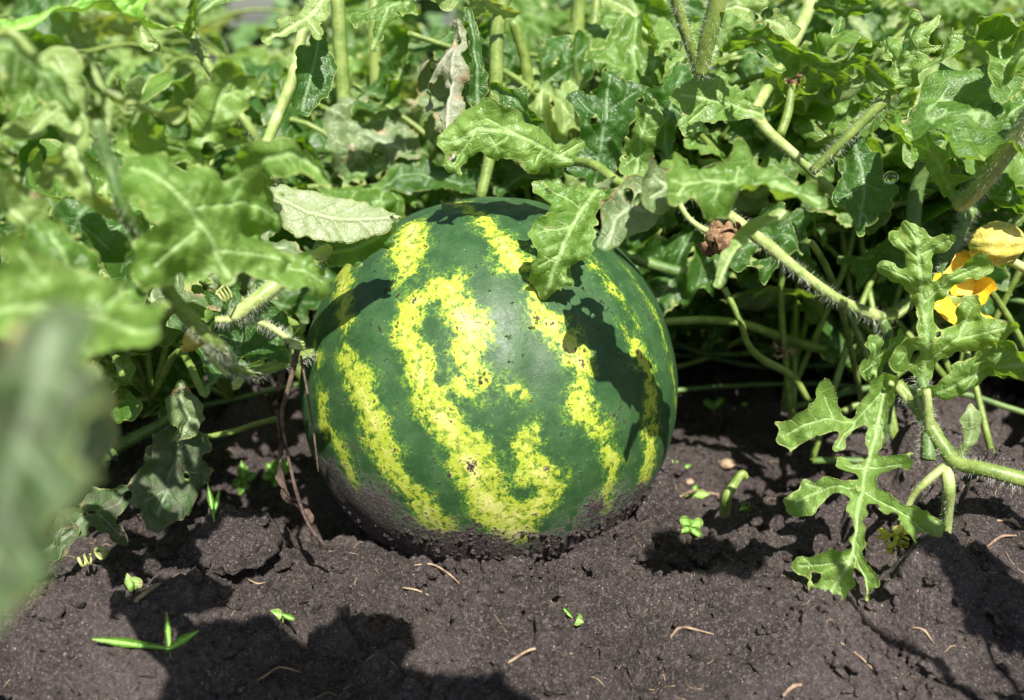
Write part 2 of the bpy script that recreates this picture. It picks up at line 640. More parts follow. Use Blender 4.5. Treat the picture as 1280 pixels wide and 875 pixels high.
# lumps big enough to see one by one
CL = [(842, 588, 13, 'rough clod touching the right side of the melon'), (868, 640, 9, 'small clod behind the four leaved seedling'),
      (800, 700, 14, 'clod pressed against the lower right of the melon'), (742, 706, 11, 'crumbly clod under the melon, right of its lowest point'),
      (905, 624, 8, 'small clod at the foot of the bent sprout'), (948, 655, 12, 'clod on open soil between bent sprout and hanging leaf'),
      (1005, 690, 9, 'clod in the shadow left of the hanging leaf'), (880, 700, 12, 'clod below the four leaved seedling'),
      (1120, 745, 11, 'clod just right of the hanging leaf tip'), (1168, 724, 13, 'dark clod below the yellow withered crumbs'),
      (1225, 692, 13, 'clod under the short twig near the right edge'), (1250, 772, 26, 'biggest clod in the lower right corner'),
      (1165, 832, 20, 'large low clod left of the biggest corner clod'), (545, 722, 9, 'little clod beside the pale root fibre'),
      (430, 712, 10, 'clod at the lower left foot of the melon'), (352, 704, 9, 'clod right beside the largest rounded clod'),
      (258, 742, 10, 'clod in shadow below the largest rounded clod'), (205, 694, 11, 'clod in front of the coiled tendril'),
      (325, 655, 10, 'clod beyond the largest rounded clod, in shade'), (860, 524, 9, 'shaded clod right of the melon at mid height'),
      (900, 474, 9, 'shaded clod below the stalks right of the melon'), (960, 562, 10, 'clod left of the spread leaf lobe'),
      (935, 534, 8, 'clod beside the tiniest seedling'), (1240, 640, 10, 'clod behind the twig bit at the right edge'),
      (885, 455, 8, 'farthest small clod, in shade behind the melon'), (1000, 612, 9, 'clod hidden partly by a lobe of the hanging leaf'),
      (690, 860, 12, 'flat clod at the bottom edge, below the melon'), (70, 770, 13, 'clod by the left edge under the blurred leaf'),
      (415, 822, 9, 'clod inside the big shadow at the bottom'), (1060, 834, 14, 'clod on the long faint root, lower right'),
      (780, 668, 8, 'crumb sized clod against the striped rind, right'), (852, 562, 7, 'tiny clod by the pale sprig at the rind')]
for i, (px, py, rp, lab) in enumerate(CL):
    p = on_ground(px, py)
    dd = (p - CAM).dot(FWD)
    V, Fc = lump(rp * dd / FP, 200 + i, 4 if rp > 12 else 3, 0.75, 0.6)
    me = mesh_np('soil_clod', V, Fc, M_SOIL)
    c = part('soil_clod', me)
    c.location = p + Vector((0, 0, rp * dd / FP * 0.1))
    c.rotation_euler = (0, 0, R.random() * 6)
    tag(c, lab, 'soil clod', 'clods of soil on the ground')
# one notable clod, rounded, half shaded at left
p = on_ground(300, 700)
V, Fc = lump(0.019, 401, 4, 0.75, 0.3)
c = part('soil_clod', mesh_np('soil_clod', V, Fc, M_SOIL))
c.location = p + Vector((0, 0.004, 0.006))
tag(c, 'largest rounded clod of soil, left of the melon and half in shade', 'soil clod')

# ------------------------------------------------------------------ the melon
def melon_surface(px, py):
    r = ray(px, py)
    o = CAM - MC
    a = r.dot(r)
    b = 2 * o.dot(r)
    c = o.dot(o) - MR * MR
    D = b * b - 4 * a * c
    if D < 0:
        D = 0
    t = (-b - math.sqrt(D)) / (2 * a)
    p = CAM + r * t
    return (p - MC).normalized()


AX = (UP * 0.96 + FWD * 0.22 - RIGHT * 0.10).normalized()     # stalk end up and to the back


def cr(x, y):
    return (360 + x / 1.749, 220 + y / 1.749)


STR = [
    [(126, 185, 24), (116, 250, 26), (124, 310, 26), (122, 350, 9), (124, 395, 26), (160, 460, 36), (178, 520, 38), (205, 590, 34), (240, 650, 32), (290, 720, 34), (360, 790, 36)],
    [(58, 330, 12), (52, 370, 20), (62, 410, 14)],
    [(68, 480, 20), (78, 540, 22), (110, 590, 14), (140, 660, 22), (190, 745, 24)],
    [(266, 108, 30), (258, 150, 36), (262, 190, 34), (246, 225, 16)],
    [(272, 285, 34), (256, 350, 34), (285, 400, 40), (292, 450, 34), (328, 520, 44), (372, 580, 40), (410, 650, 42), (440, 710, 46), (500, 780, 46)],
    [(275, 280, 28), (310, 250, 28), (352, 235, 36), (362, 285, 40), (405, 335, 48), (398, 390, 44), (378, 440, 34), (384, 470, 30), (412, 490, 18)],
    [(412, 480, 8), (440, 458, 20), (480, 462, 22), (515, 470, 16), (480, 500, 10)],
    [(545, 545, 18), (515, 590, 36), (535, 640, 42), (580, 680, 32), (540, 725, 36), (480, 750, 44)],
    [(415, 575, 34), (440, 620, 26), (430, 680, 34)],
    [(560, 640, 24), (608, 655, 16)],
    [(335, 52, 12), (375, 66, 18), (420, 90, 20), (455, 128, 26), (490, 175, 44), (520, 200, 32), (530, 235, 20), (556, 290, 30), (600, 345, 36), (632, 395, 34), (650, 440, 30),
     (645, 500, 34), (672, 540, 24), (700, 590, 28), (715, 640, 24), (695, 700, 20), (690, 760, 20)],
    [(630, 470, 24), (640, 520, 26), (690, 545, 12)],
    [(660, 180, 12), (700, 225, 22), (745, 285, 16), (775, 330, 8)],
    [(738, 335, 12), (768, 375, 24), (795, 430, 24), (800, 500, 22), (795, 560, 26), (790, 620, 22), (765, 700, 22)],
    [(745, 200, 6), (800, 285, 9), (830, 380, 9), (846, 470, 8), (848, 540, 7)],
    [(516, 316, 10), (530, 318, 6)],
]


def melon():
    import bmesh
    bm = bmesh.new()
    bmesh.ops.create_icosphere(bm, subdivisions=7, radius=1)
    V = np.array([v.co[:] for v in bm.verts])
    Fc = np.array([[v.index for v in f.verts] for f in bm.faces])
    bm.free()
    segs = []
    for s in STR:
        pts = []
        for x, y, r in s:
            n = melon_surface(*cr(x, y))
            # width in radians on the sphere, allowing for foreshortening
            view = (CAM - (MC + n * MR)).normalized()
            c = max(0.45, n.dot(view))
            pts.append((np.array(n), r / 1.749 / 237 / c ** 0.5))
        segs.append(pts)
    best = np.full(len(V), -1.0)
    for pts in segs:
        for (a, ra), (b, rb) in zip(pts[:-1], pts[1:]):
            ab = b - a
            t = np.clip(((V - a) @ ab) / (ab @ ab), 0, 1)
            q = a + t[:, None] * ab
            d = np.linalg.norm(V - q, axis=1)
            best = np.maximum(best, (ra + (rb - ra) * t) - d)
    # stripes that go on round the far side
    A = np.array(AX)
    e1 = np.cross(A, [0, 1, 0]); e1 /= np.linalg.norm(e1)
    e2 = np.cross(A, e1)
    lat = V @ A
    lon = np.arctan2(V @ e1, V @ e2)
    wob = 0.22 * vnoise(V[:, 0] * 3, V[:, 1] * 3, V[:, 2] * 3, seed=3)
    merid = np.cos((lon + wob) * 10) - 0.35
    radial = np.sqrt(np.clip(1 - lat ** 2, 0, 1))
    backf = merid * 0.11 * (0.25 + radial)
    viewv = np.array((CAM - MC).normalized())
    facing = V @ viewv
    wgt = np.clip((0.02 - facing) / 0.16, 0, 1)
    best = best * (1 - wgt) + backf * wgt
    # shape
    rad = MR * (1 + 0.006 * np.cos((lon + wob) * 10) * radial ** 2 + 0.006 * vnoise(V[:, 0] * 2, V[:, 1] * 2, V[:, 2] * 2, seed=8)
                - 0.03 * np.clip(lat - 0.86, 0, 1) / 0.14 * 0.8)
    P = V * rad[:, None]
    zz = V @ A
    P = P * (1 + 0.0 * zz)[:, None]
    # a little fuller below the middle
    full = 1 - 0.016 * (V[:, 2] + 0.3) 
    P[:, 0] *= full
    pn = np.clip(P[:, 0] / 0.06, -1, 1)
    dirt = np.clip((-P[:, 2] - 0.030 + 0.020 * np.maximum(-pn, 0) + 0.010 * np.maximum(pn, 0) + 0.012 * vnoise(P[:, 0] * 30, P[:, 1] * 30, P[:, 2] * 30, seed=6)) / 0.062, 0, 1)
    attr = np.stack([best, dirt, lat, np.ones(len(V))], 1)
    return P, Fc, attr


def melon_material():
    m, nt = new_mat('melon_rind')
    g = NT(nt)
    out = g.n('ShaderNodeOutputMaterial')
    att = g.n('ShaderNodeAttribute', attribute_name='dat')
    sep = g.n('ShaderNodeSeparateColor')
    g.l(att.outputs['Color'], sep.inputs[0])
    fld, dirt = sep.outputs[0], sep.outputs[1]
    vec = g.n('ShaderNodeTexCoord').outputs['Object']
    n1 = g.noise(vec, 70, 4, 0.6)
    n2 = g.noise(vec, 240, 5, 0.65)
    n3 = g.noise(vec, 700, 4, 0.6)
    e = g.math('ADD', fld, g.math('MULTIPLY', g.math('SUBTRACT', n1, 0.5), 0.25))
    e = g.math('ADD', e, g.math('MULTIPLY', g.math('SUBTRACT', n2, 0.5), 0.19))
    e = g.math('SUBTRACT', e, 0.022)
    yel = g.ss(e, 0.0, 0.030)
    core = g.ss(e, 0.045, 0.13)
    fringe = g.ss(e, -0.045, 0.008)
    # green flecks inside the yellow
    fleck = g.ss(n2, 0.40, 0.47, 1, 0)
    fleck = g.math('MULTIPLY', fleck, g.ss(e, 0.03, 0.15, 0.75, 0.10))
    green = g.mix(g.ss(n1, 0.35, 0.65), (0.020, 0.060, 0.017), (0.038, 0.090, 0.030))
    green = g.mix(g.ss(n3, 0.45, 0.75, 0, 0.3), green, (0.065, 0.13, 0.065))
    yc = g.mix(core, (0.29, 0.36, 0.022), (0.56, 0.54, 0.175))
    yc = g.mix(g.ss(n3, 0.45, 0.75, 0, 0.5), yc, (0.66, 0.65, 0.26))
    yc = g.mix(g.ss(n3, 0.25, 0.48, 0.6, 0), yc, (0.30, 0.38, 0.035))
    green = g.mix(g.math('MULTIPLY', fringe, g.ss(n3, 0.42, 0.60)), green, (0.11, 0.22, 0.018))
    yel2 = g.math('MULTIPLY', yel, g.math('SUBTRACT', 1.0, fleck), clamp=True)
    col = g.mix(yel2, green, yc)
    # pale scars and dust specks
    vs = g.n('ShaderNodeTexVoronoi')
    vs.inputs['Scale'].default_value = 260
    g.l(vec, vs.inputs['Vector'])
    sc3 = g.n('ShaderNodeSeparateColor')
    g.l(vs.outputs['Color'], sc3.inputs[0])
    spk = g.math('MULTIPLY', g.ss(vs.outputs['Distance'], 0.05, 0.13, 1, 0), g.ss(sc3.outputs[0], 0.55, 0.6))
    col = g.mix(g.math('MULTIPLY', spk, 0.55), col, (0.33, 0.40, 0.28))
    sv = g.n('ShaderNodeTexVoronoi')
    sv.inputs['Scale'].default_value = 42
    g.l(vec, sv.inputs['Vector'])
    sc4 = g.n('ShaderNodeSeparateColor')
    g.l(sv.outputs['Color'], sc4.inputs[0])
    sd = g.math('ADD', sv.outputs['Distance'], g.math('MULTIPLY', n3, 0.12))
    scar = g.math('MULTIPLY', g.ss(sd, 0.10, 0.14, 1, 0), g.ss(sc4.outputs[1], 0.84, 0.86))
    col = g.mix(g.math('MULTIPLY', scar, 0.8), col, (0.36, 0.25, 0.17))
    # soil stuck to the lower part
    scol, sh, _ = soil_nodes(g, vec)
    nb = g.noise(vec, 26, 3, 0.6)
    dn = g.math('ADD', dirt, g.math('MULTIPLY', g.math('SUBTRACT', g.math('ADD', n1, g.math('MULTIPLY', n2, 1.3)), 1.15), 1.5))
    dn = g.math('ADD', dn, g.math('MULTIPLY', g.math('SUBTRACT', nb, 0.47), g.ss(dirt, 0.0, 0.25, 0.0, 2.0)))
    dmask = g.ss(dn, 0.32, 0.50)
    film = g.math('MULTIPLY', g.math('MULTIPLY', g.ss(dn, -0.1, 0.45), g.ss(n2, 0.3, 0.6, 0.2, 0.7)), g.ss(dirt, 0.0, 0.3))
    col = g.mix(film, col, (0.19, 0.165, 0.15))
    col = g.mix(dmask, col, scol)
    bs = g.n('ShaderNodeBsdfPrincipled')
    g.l(col, bs.inputs['Base Color'])
    rr = g.ss(n2, 0.3, 0.7, 0.42, 0.58)
    rr = g.math('ADD', rr, g.math('MULTIPLY', dmask, 0.45), clamp=True)
    g.l(rr, bs.inputs['Roughness'])
    bs.inputs['Specular IOR Level'].default_value = 0.38
    h = g.math('ADD', g.math('MULTIPLY', n1, 0.5), g.math('MULTIPLY', n2, 0.22))
    h = g.math('ADD', h, g.math('MULTIPLY', n3, 0.10))
    h = g.math('ADD', h, g.math('MULTIPLY', scar, 0.3))
    h = g.math('ADD', h, g.math('MULTIPLY', yel2, 0.05))
    h = g.math('ADD', h, g.math('MULTIPLY', g.math('MULTIPLY', sh, dmask), 1.6))
    b = g.n('ShaderNodeBump')
    b.inputs['Strength'].default_value = 1.0
    b.inputs['Distance'].default_value = 0.0011
    g.l(h, b.inputs['Height'])
    g.l(b.outputs[0], bs.inputs['Normal'])
    g.l(bs.outputs[0], out.inputs[0])
    return m


M_MELON = melon_material()
P, Fc, attr = melon()
mel = thing('watermelon', 'big round watermelon, dark green with mottled yellow stripes, sitting in dark soil', 'watermelon', MC - Vector((0, 0, MR * .72)))
rind = part('rind', mesh_np('rind', P + np.array(MC), Fc, M_MELON, attr=attr), mel, origin=MC)


def place_melon(rr):
    th = rr.uniform(0, 2 * PI)
    zc = -1 + 0.60 * rr.random() ** 0.7
    if zc < -0.80:
        return None
    zc += 0.06 * vnoise(np.array([th * 2.5]), np.array([0.3]), seed=5)[0]
    s = math.sqrt(1 - zc * zc)
    return (MC.x + MR * s * math.cos(th), MC.y + MR * s * math.sin(th), MC.z + MR * zc)


V, F = crumbs(3000, place_melon, 0.0003, 0.0017, R)
o = part('clinging_soil', mesh_np('clinging_soil', V, F, M_SOIL, smooth=False), mel, origin=MC)
o['kind'] = 'stuff'


c2 = at(838, 338, .84)
mel2 = thing('watermelon', 'second watermelon, dark green, in deep shade behind the big one at right', 'watermelon', c2 - Vector((0, 0, .045)))
part('rind', mesh_np('rind', (P * .48) @ np.array([[.2, .98, 0], [-.98, .2, 0], [0, 0, 1]]) * np.array([1, 1, .92]) + np.array(c2), Fc, M_MELON, attr=attr * np.array([.6, 0, 1, 1])), mel2, origin=c2)

# ------------------------------------------------------------------ tubes, hairs
def catmull(pts, n):
    P = [np.array(p, float) for p in pts]
    P = [2 * P[0] - P[1]] + P + [2 * P[-1] - P[-2]]
    out = []
    for i in range(1, len(P) - 2):
        for k in range(n):
            t = k / n
            a, b, c, d = P[i - 1], P[i], P[i + 1], P[i + 2]
            out.append(0.5 * (2 * b + (c - a) * t + (2 * a - 5 * b + 4 * c - d) * t * t + (3 * b - a - 3 * c + d) * t ** 3))
    out.append(P[-2])
    return out


def tube(pts, sides=10, n=6, ridge=0.0, jit=0.0, seed=0, cap=True):
    """pts: (x, y, z, r)"""
    Q = np.array(catmull(pts, n))
    C, Rr = Q[:, :3], np.maximum(Q[:, 3], 1e-5)
    T = np.gradient(C, axis=0)
    T /= np.linalg.norm(T, axis=1)[:, None] + 1e-12
    N = np.cross(T[0], [0.3, 0.2, 1.0])
    N /= np.linalg.norm(N)
    V, F = [], []
    m = len(C)
    frames = []
    for i in range(m):
        N = N - T[i] * (N @ T[i])
        N /= np.linalg.norm(N) + 1e-12
        B = np.cross(T[i], N)
        frames.append((N.copy(), B, T[i]))
        for k in range(sides):
            a = 2 * PI * k / sides
            r = Rr[i] * (1 + ridge * math.cos(a * 5) + jit * math.sin(i * 1.7 + seed + k))
            V.append(C[i] + (N * math.cos(a) + B * math.sin(a)) * r)
    for i in range(m - 1):
        for k in range(sides):
            a, b = i * sides + k, i * sides + (k + 1) % sides
            F.append((a, b, b + sides, a + sides))
    if cap:
        F.append(tuple(range(sides - 1, -1, -1)))
        F.append(tuple((m - 1) * sides + k for k in range(sides)))
    return V, F, C, Rr, frames


def hairs(C, Rr, frames, per_m, length, rr, thick=0.00006):
    V, F = [], []
    L = np.linalg.norm(np.diff(C, axis=0), axis=1)
    for i in range(len(C) - 1):
        cnt = L[i] * per_m * .75
        k = int(cnt) + (1 if rr.random() < cnt % 1 else 0)
        for _ in range(k):
            t = rr.random()
            a = rr.random() * 2 * PI
            N, B, T = frames[i]
            d = N * math.cos(a) + B * math.sin(a)
            p = C[i] + (C[i + 1] - C[i]) * t + d * Rr[i] * 0.9
            e = d + T * rr.uniform(-.4, .5) + np.array([rr.uniform(-.2, .2) for _ in range(3)])
            e = e / np.linalg.norm(e)
            l = length * rr.uniform(0.45, 1.15)
            s1 = np.cross(e, T); s1 /= np.linalg.norm(s1) + 1e-9
            s2 = np.cross(e, s1)
            q = p + e * l + np.array([0, 0, -0.15 * l])
            b = len(V)
            V += [p + s1 * thick, p - s1 * thick * .5 + s2 * thick * .87, p - s1 * thick * .5 - s2 * thick * .87, q]
            F += [(b, b + 1, b + 3), (b + 1, b + 2, b + 3), (b + 2, b, b + 3)]
    return V, F


def stem(parent, pts, mat=None, name='stem', hairy=0, hlen=0.0022, sides=10, ridge=0.06, label=None, n=6, world=False):
    """pts: (px, py, depth, r_px) along the stem, or world metres"""
    if not world:
        W = []
        for px, py, d, r in pts:
            q = at(px, py, d)
            W.append((q.x, q.y, q.z, r * d / FP))
    else:
        W = pts
    V, F, C, Rr, fr = tube(W, sides, n, ridge)
    o = part(name, mesh_np(name, V, F, mat or M_STEM), parent, origin=W[0][:3], label=label)
    if hairy:
        hv, hf = hairs(C, Rr, fr, hairy, hlen, R)
        if hv:
            h = part('hairs', mesh_np('hairs', hv, hf, M_HAIR, smooth=False), o, origin=W[0][:3])
            h['kind'] = 'stuff'
    return o


def coil(parent, px, py, d, r_px, turns, axis, pitch, mat=None, thick=2.0, name='tendril', tail=None, shrink=0.8, lead=None):
    """a coiled tendril"""
    c = at(px, py, d)
    a = Vector(axis).normalized()
    e1 = a.cross(Vector((0.2, 0.9, 0.3))).normalized()
    e2 = a.cross(e1)
    W = []
    if lead:
        for q in lead:
            v = at(*q)
            W.append((v.x, v.y, v.z, thick * d / FP))
    N = int(turns * 8)
    for i in range(N):
        t = i / N
        ang = 2 * PI * turns * t
        rr = r_px * d / FP * (1 - (1 - shrink) * t) * R.uniform(.93, 1.07)
        v = c + (e1 * math.cos(ang) + e2 * math.sin(ang)) * rr + a * (pitch * (t - .5))
        W.append((v.x, v.y, v.z, thick * d / FP * (1 - .4 * t)))
    V, F, *_ = tube(W, 6, 4)
    return part(name, mesh_np(name, V, F, mat or M_TENDRIL), parent, origin=W[0][:3])


# ------------------------------------------------------------------ leaves
def seg_dist(U, Vv, a, b):
    ax, ay = a[:2]
    bx, by = b[:2]
    dx, dy = bx - ax, by - ay
    l2 = dx * dx + dy * dy + 1e-12
    t = np.clip(((U - ax) * dx + (Vv - ay) * dy) / l2, 0, 1)
    return np.hypot(U - ax - t * dx, Vv - ay - t * dy), t


def leaf_blade(lobes, cell, bend=0.0, fold=0.0, ruffle=1.0, seed=0, smooth=0.004, twist=0.0, serr=1.0, cup=0.0, roll_tip=0.0, holes=0):
    """lobes: polylines of (u, v, r) in metres, the first is the midrib. Returns V, F, attr"""
    pts = np.array([p for l in lobes for p in l])
    m = pts[:, 2].max() + cell * 2
    u0, u1 = pts[:, 0].min() - m, pts[:, 0].max() + m
    v0, v1 = pts[:, 1].min() - m, pts[:, 1].max() + m
    us = np.arange(u0, u1 + cell, cell)
    vs = np.arange(v0, v1 + cell, cell)
    U, Vv = np.meshgrid(us, vs)

    hr_ = random.Random(seed + 77)
    HL = []
    for _ in range(holes):
        l = hr_.choice(lobes)
        p_ = hr_.choice(l)
        HL.append((p_[0] + hr_.uniform(-.6, .6) * p_[2], p_[1] + hr_.uniform(-.7, .7) * p_[2], cell * hr_.uniform(1.3, 2.6)))

    def sdf(U, Vv):
        # exponential smooth union of tapered strokes
        acc = 0
        for l in lobes:
            ds = None
            for a, b in zip(l[:-1], l[1:]):
                d, t = seg_dist(U, Vv, a, b)
                d = d - (a[2] + (b[2] - a[2]) * t)
                ds = d if ds is None else np.minimum(ds, d)
            acc = acc + np.exp(-ds / smooth)
        s = -np.log(acc + 1e-30) * smooth
        if holes:
            for hx, hy, hr in HL:
                s = np.maximum(s, hr - np.hypot(U - hx, (Vv - hy) * 1.2) + 0.0006 * vnoise(U * 500, Vv * 500, seed=seed))
        s = s + serr * (0.0015 * vnoise(U * 250, Vv * 250, seed=seed + 3) + 0.0022 * vnoise(U * 95, Vv * 95, seed=seed + 4))
        return s
    S = sdf(U, Vv)
    e = cell * 0.25
    gx = (sdf(U + e, Vv) - sdf(U - e, Vv)) / (2 * e)
    gy = (sdf(U, Vv + e) - sdf(U, Vv - e)) / (2 * e)
    gn = np.maximum(np.hypot(gx, gy), 0.3)
    inside = S < 0
    cellin = (inside[:-1, :-1].astype(int) + inside[:-1, 1:] + inside[1:, 1:] + inside[1:, :-1]) >= 1
    U2, V2 = U.copy(), Vv.copy()
    outm = ~inside
    st = np.where(outm, np.clip(S, 0, cell * 1.5), 0) / gn
    U2 = U2 - st * gx / gn
    V2 = V2 - st * gy / gn
    # verts just inside are pulled to the rim as well, for a clean edge
    near = inside & (S > -0.30 * cell)
    st = np.where(near, S, 0) / gn
    U2 = U2 - st * gx / gn
    V2 = V2 - st * gy / gn
    idx = np.arange(U.size).reshape(U.shape)
    Q = np.stack([idx[:-1, :-1], idx[:-1, 1:], idx[1:, 1:], idx[1:, :-1]], -1)[cellin]
    used = np.unique(Q)
    remap = -np.ones(U.size, int)
    remap[used] = np.arange(len(used))
    F = remap[Q]
    u, v, s = U2.ravel()[used], V2.ravel()[used], np.minimum(S.ravel()[used], 0)
    # veins: skeleton plus side branches
    vein = np.full(len(u), 1.0)
    rr = random.Random(seed)
    for li, l in enumerate(lobes):
        for a, b in zip(l[:-1], l[1:]):
            d, t = seg_dist(u, v, a, b)
            vein = np.minimum(vein, d * (0.55 if li == 0 else 0.95))
            # branches
            L = math.hypot(b[0] - a[0], b[1] - a[1])
            k = max(1, int(L / 0.008))
            for j in range(k):
                tt = (j + rr.random()) / k
                bx, by = a[0] + (b[0] - a[0]) * tt, a[1] + (b[1] - a[1]) * tt
                r = a[2] + (b[2] - a[2]) * tt
                ang = math.atan2(b[1] - a[1], b[0] - a[0])
                for sgn in (-1, 1):
                    an = ang + sgn * rr.uniform(0.7, 1.0)
                    ex = (bx + math.cos(an) * r * 1.1, by + math.sin(an) * r * 1.1)
                    d2, _ = seg_dist(u, v, (bx, by), ex)
                    vein = np.minimum(vein, d2 * 1.9 + 0.0002)
    edge = -s
    # height: ruffled margin, puckered blade, groove along the veins
    ef = np.exp(-edge / 0.006)
    hgt = 1.15 * ruffle * (0.0048 * ef * vnoise(u * 80, v * 80, seed=seed + 9) + 0.0068 * ef * vnoise(u * 40, v * 40, seed=seed + 10)
                    + 0.0085 * vnoise(u * 24 + 2, v * 24, seed=seed + 11) + 0.0013 * vnoise(u * 130, v * 130, seed=seed + 12)
                    + 0.0007 * vnoise(u * 260, v * 260, seed=seed + 13))
    hgt = hgt - 0.0012 * np.exp(-vein / 0.0018)
    hgt = hgt + (cup + .45 * (1 if seed % 3 else -1)) * 0.0045 * np.exp(-edge / 0.0035) * (1 + vnoise(u * 50, v * 50, seed=seed + 21))
    x, y, z = u, v, hgt
    um = max(u.max(), 0.01)
    if twist:
        a = twist * (x / um)
        y, z = y * np.cos(a) - z * np.sin(a), y * np.sin(a) + z * np.cos(a)
    if fold:
        k = fold
        th = k * y
        y, z = np.sin(th) / k - z * np.sin(th), (1 - np.cos(th)) / k + z * np.cos(th)
    if roll_tip:
        # extra curl in the outer third
        k = roll_tip
        xs_ = np.maximum(x - um * 0.6, 0)
        th = k * xs_
        nxp = np.sin(th) / k - z * np.sin(th)
        nz = (1 - np.cos(th)) / k + z * np.cos(th)
        sel = x > um * 0.6
        x, z = np.where(sel, um * 0.6 + nxp, x), np.where(sel, nz, z)
    if bend:
        k = bend
        th = k * x
        x, z = np.sin(th) / k - z * np.sin(th), (1 - np.cos(th)) / k + z * np.cos(th)
    P = np.stack([x, y, z], 1)
    attr = np.stack([vein * 100, edge * 100, hgt * 100, np.ones(len(u))], 1)
    return P, F, attr


def traced_leaf(parent, mid, lobes=(), d0=0.5, d1=None, roll=0.0, flip=False, mat=None, cell=None, seed=None, label=None,
                bend=0.0, fold=0.0, ruffle=1.0, twist=0.0, serr=1.25, cup=0.0, roll_tip=0.0, stalk=None, smooth_px=None, name='leaf'):
    """a leaf whose midrib and lobes are seen at the given photo pixels, in a plane through base and tip"""
    global LS
    LS += 1
    seed = seed if seed is not None else LS * 17
    d1 = d1 if d1 is not None else d0
    B = at(mid[0][0], mid[0][1], d0)
    T = at(mid[-1][0], mid[-1][1], d1)
    X = (T - B).normalized()
    view = (CAM - (B + T) / 2).normalized()
    N = (view - X * view.dot(X)).normalized()
    N = Quaternion(X, math.radians(roll)) @ N
    Y = N.cross(X)
    dm = (d0 + d1) / 2

    def loc(p):
        r = ray(p[0], p[1])
        t = (B - CAM).dot(N) / r.dot(N)
        t = min(max(t, 0.55 * dm), 1.6 * dm)
        q = CAM + r * t - B
        return (q.dot(X), q.dot(Y), p[2] * dm / FP)
    L = [[loc(p) for p in mid]] + [[loc(p) for p in l] for l in lobes]
    sm = (smooth_px or 2.6) * dm / FP
    if cell is None:
        cell = 1.6 * dm / FP * 1.25
        cell = min(max(cell, 0.0008), 0.0016)
    if flip:
        L = [[(u, -v, r) for u, v, r in l] for l in L]
    P, F, A = leaf_blade(L, cell, bend, fold, ruffle, seed, sm, twist, serr, cup, roll_tip, holes=(0, 2, 3, 0, 1)[seed % 5])
    Mt = Matrix((X, -Y if flip else Y, -N if flip else N)).transposed().to_4x4()
    o = bpy.data.objects.new(name, mesh_np(name, P, F, mat or M_LEAF, attr=A))
    COL.objects.link(o)
    W = Matrix.Translation(B) @ Mt
    o.parent = parent
    o.matrix_basis = world_loc(parent).inverted() @ W
    if label:
        o['label'] = label
    if stalk:
        pts = [(mid[0][0], mid[0][1], d0, stalk[0][3] if len(stalk[0]) > 3 else 4)]
        pts = list(stalk) + [(mid[0][0], mid[0][1], d0, stalk[-1][3] * .8)]
        stem(o, pts, name='leaf_stalk', sides=8, n=5, mat=STALKMAT, hairy=STALKHAIR)
    return o


LS = 0
STALKMAT = None
STALKHAIR = 2500


def random_lobes(rr, L, wid=1.0, deep=1.0):
    """the pinnately lobed blade of a watermelon leaf, L metres long"""
    mid = [(0, 0, .010 * L), (0.25 * L, rr.uniform(-.02, .02) * L, 0.07 * L / deep), (0.5 * L, rr.uniform(-.03, .03) * L, 0.06 * L / deep),
           (0.72 * L, rr.uniform(-.03, .03) * L, 0.085 * L), (0.90 * L, rr.uniform(-.03, .03) * L, 0.10 * L)]
    lobes = []
    for s in (-1, 1):
        for u, l, rad in ((0.16, 0.36, 0.085), (0.44, 0.38, 0.09), (0.70, 0.20, 0.06)):
            u += rr.uniform(-.04, .04)
            l *= rr.uniform(0.95, 1.3) * wid
            rad *= .82
            a = s * rr.uniform(0.75, 1.15)
            ex, ey = u + math.cos(a) * l * .55, math.sin(a) * l * .55
            a2 = a + s * rr.uniform(-.3, .35)
            fx, fy = ex + math.cos(a2) * l * .5, ey + math.sin(a2) * l * .5
            lobes.append([(u * L, 0, 0.05 * L), (ex * L, ey * L, rad * L), (fx * L, fy * L, rad * rr.uniform(.7, 1.1) * L)])
            if l > .3:      # a lobule on the big lobes
                a3 = a - s * rr.uniform(.5, .9)
                lobes.append([(ex * L, ey * L, .05 * L), ((ex + math.cos(a3) * .15) * L, (ey + math.sin(a3) * .15) * L, .05 * L)])
    return [mid] + lobes

# ------------------------------------------------------------------ vines seen close
def vine(label, px, py, d, group=None):
    p = at(px, py, d)
    return thing('watermelon_vine', label, 'watermelon vine', (p.x, p.y, 0.0), group)


# === vine at the lower right: deeply lobed leaves, flower, young fruit
va = vine('hairy watermelon vine at right with deeply lobed leaves over bare soil and a yellow flower', 1185, 600, 0.52)
STALKMAT = M_STEMP
stem(va, [(1340, 618, .50, 10), (1280, 600, .505, 10), (1235, 588, .51, 9.5), (1195, 578, .52, 9), (1180, 560, .525, 9), (1160, 530, .53, 9), (1140, 500, .54, 8), (1120, 480, .545, 8)],
     M_STEM, hairy=9000, hlen=.005)
stem(va, [(1160, 575, .527, 9), (1160, 540, .53, 8), (1158, 500, .53, 7), (1150, 470, .535, 6)], M_STEMD, hairy=9000, hlen=.0045)
stem(va, [(1183, 585, .523, 8), (1186, 610, .52, 8), (1184, 640, .53, 7), (1182, 690, .54, 5)], M_STEMP, hairy=5000, hlen=.0025)
stem(va, [(1180, 583, .523, 5), (1158, 602, .52, 5), (1140, 622, .525, 4), (1125, 660, .53, 3)], M_STEMP, hairy=3000)
stem(va, [(1165, 420, .56, 7), (1180, 340, .57, 8), (1200, 290, .58, 8), (1215, 260, .58, 8)], M_STEMD, hairy=12000, hlen=.005)

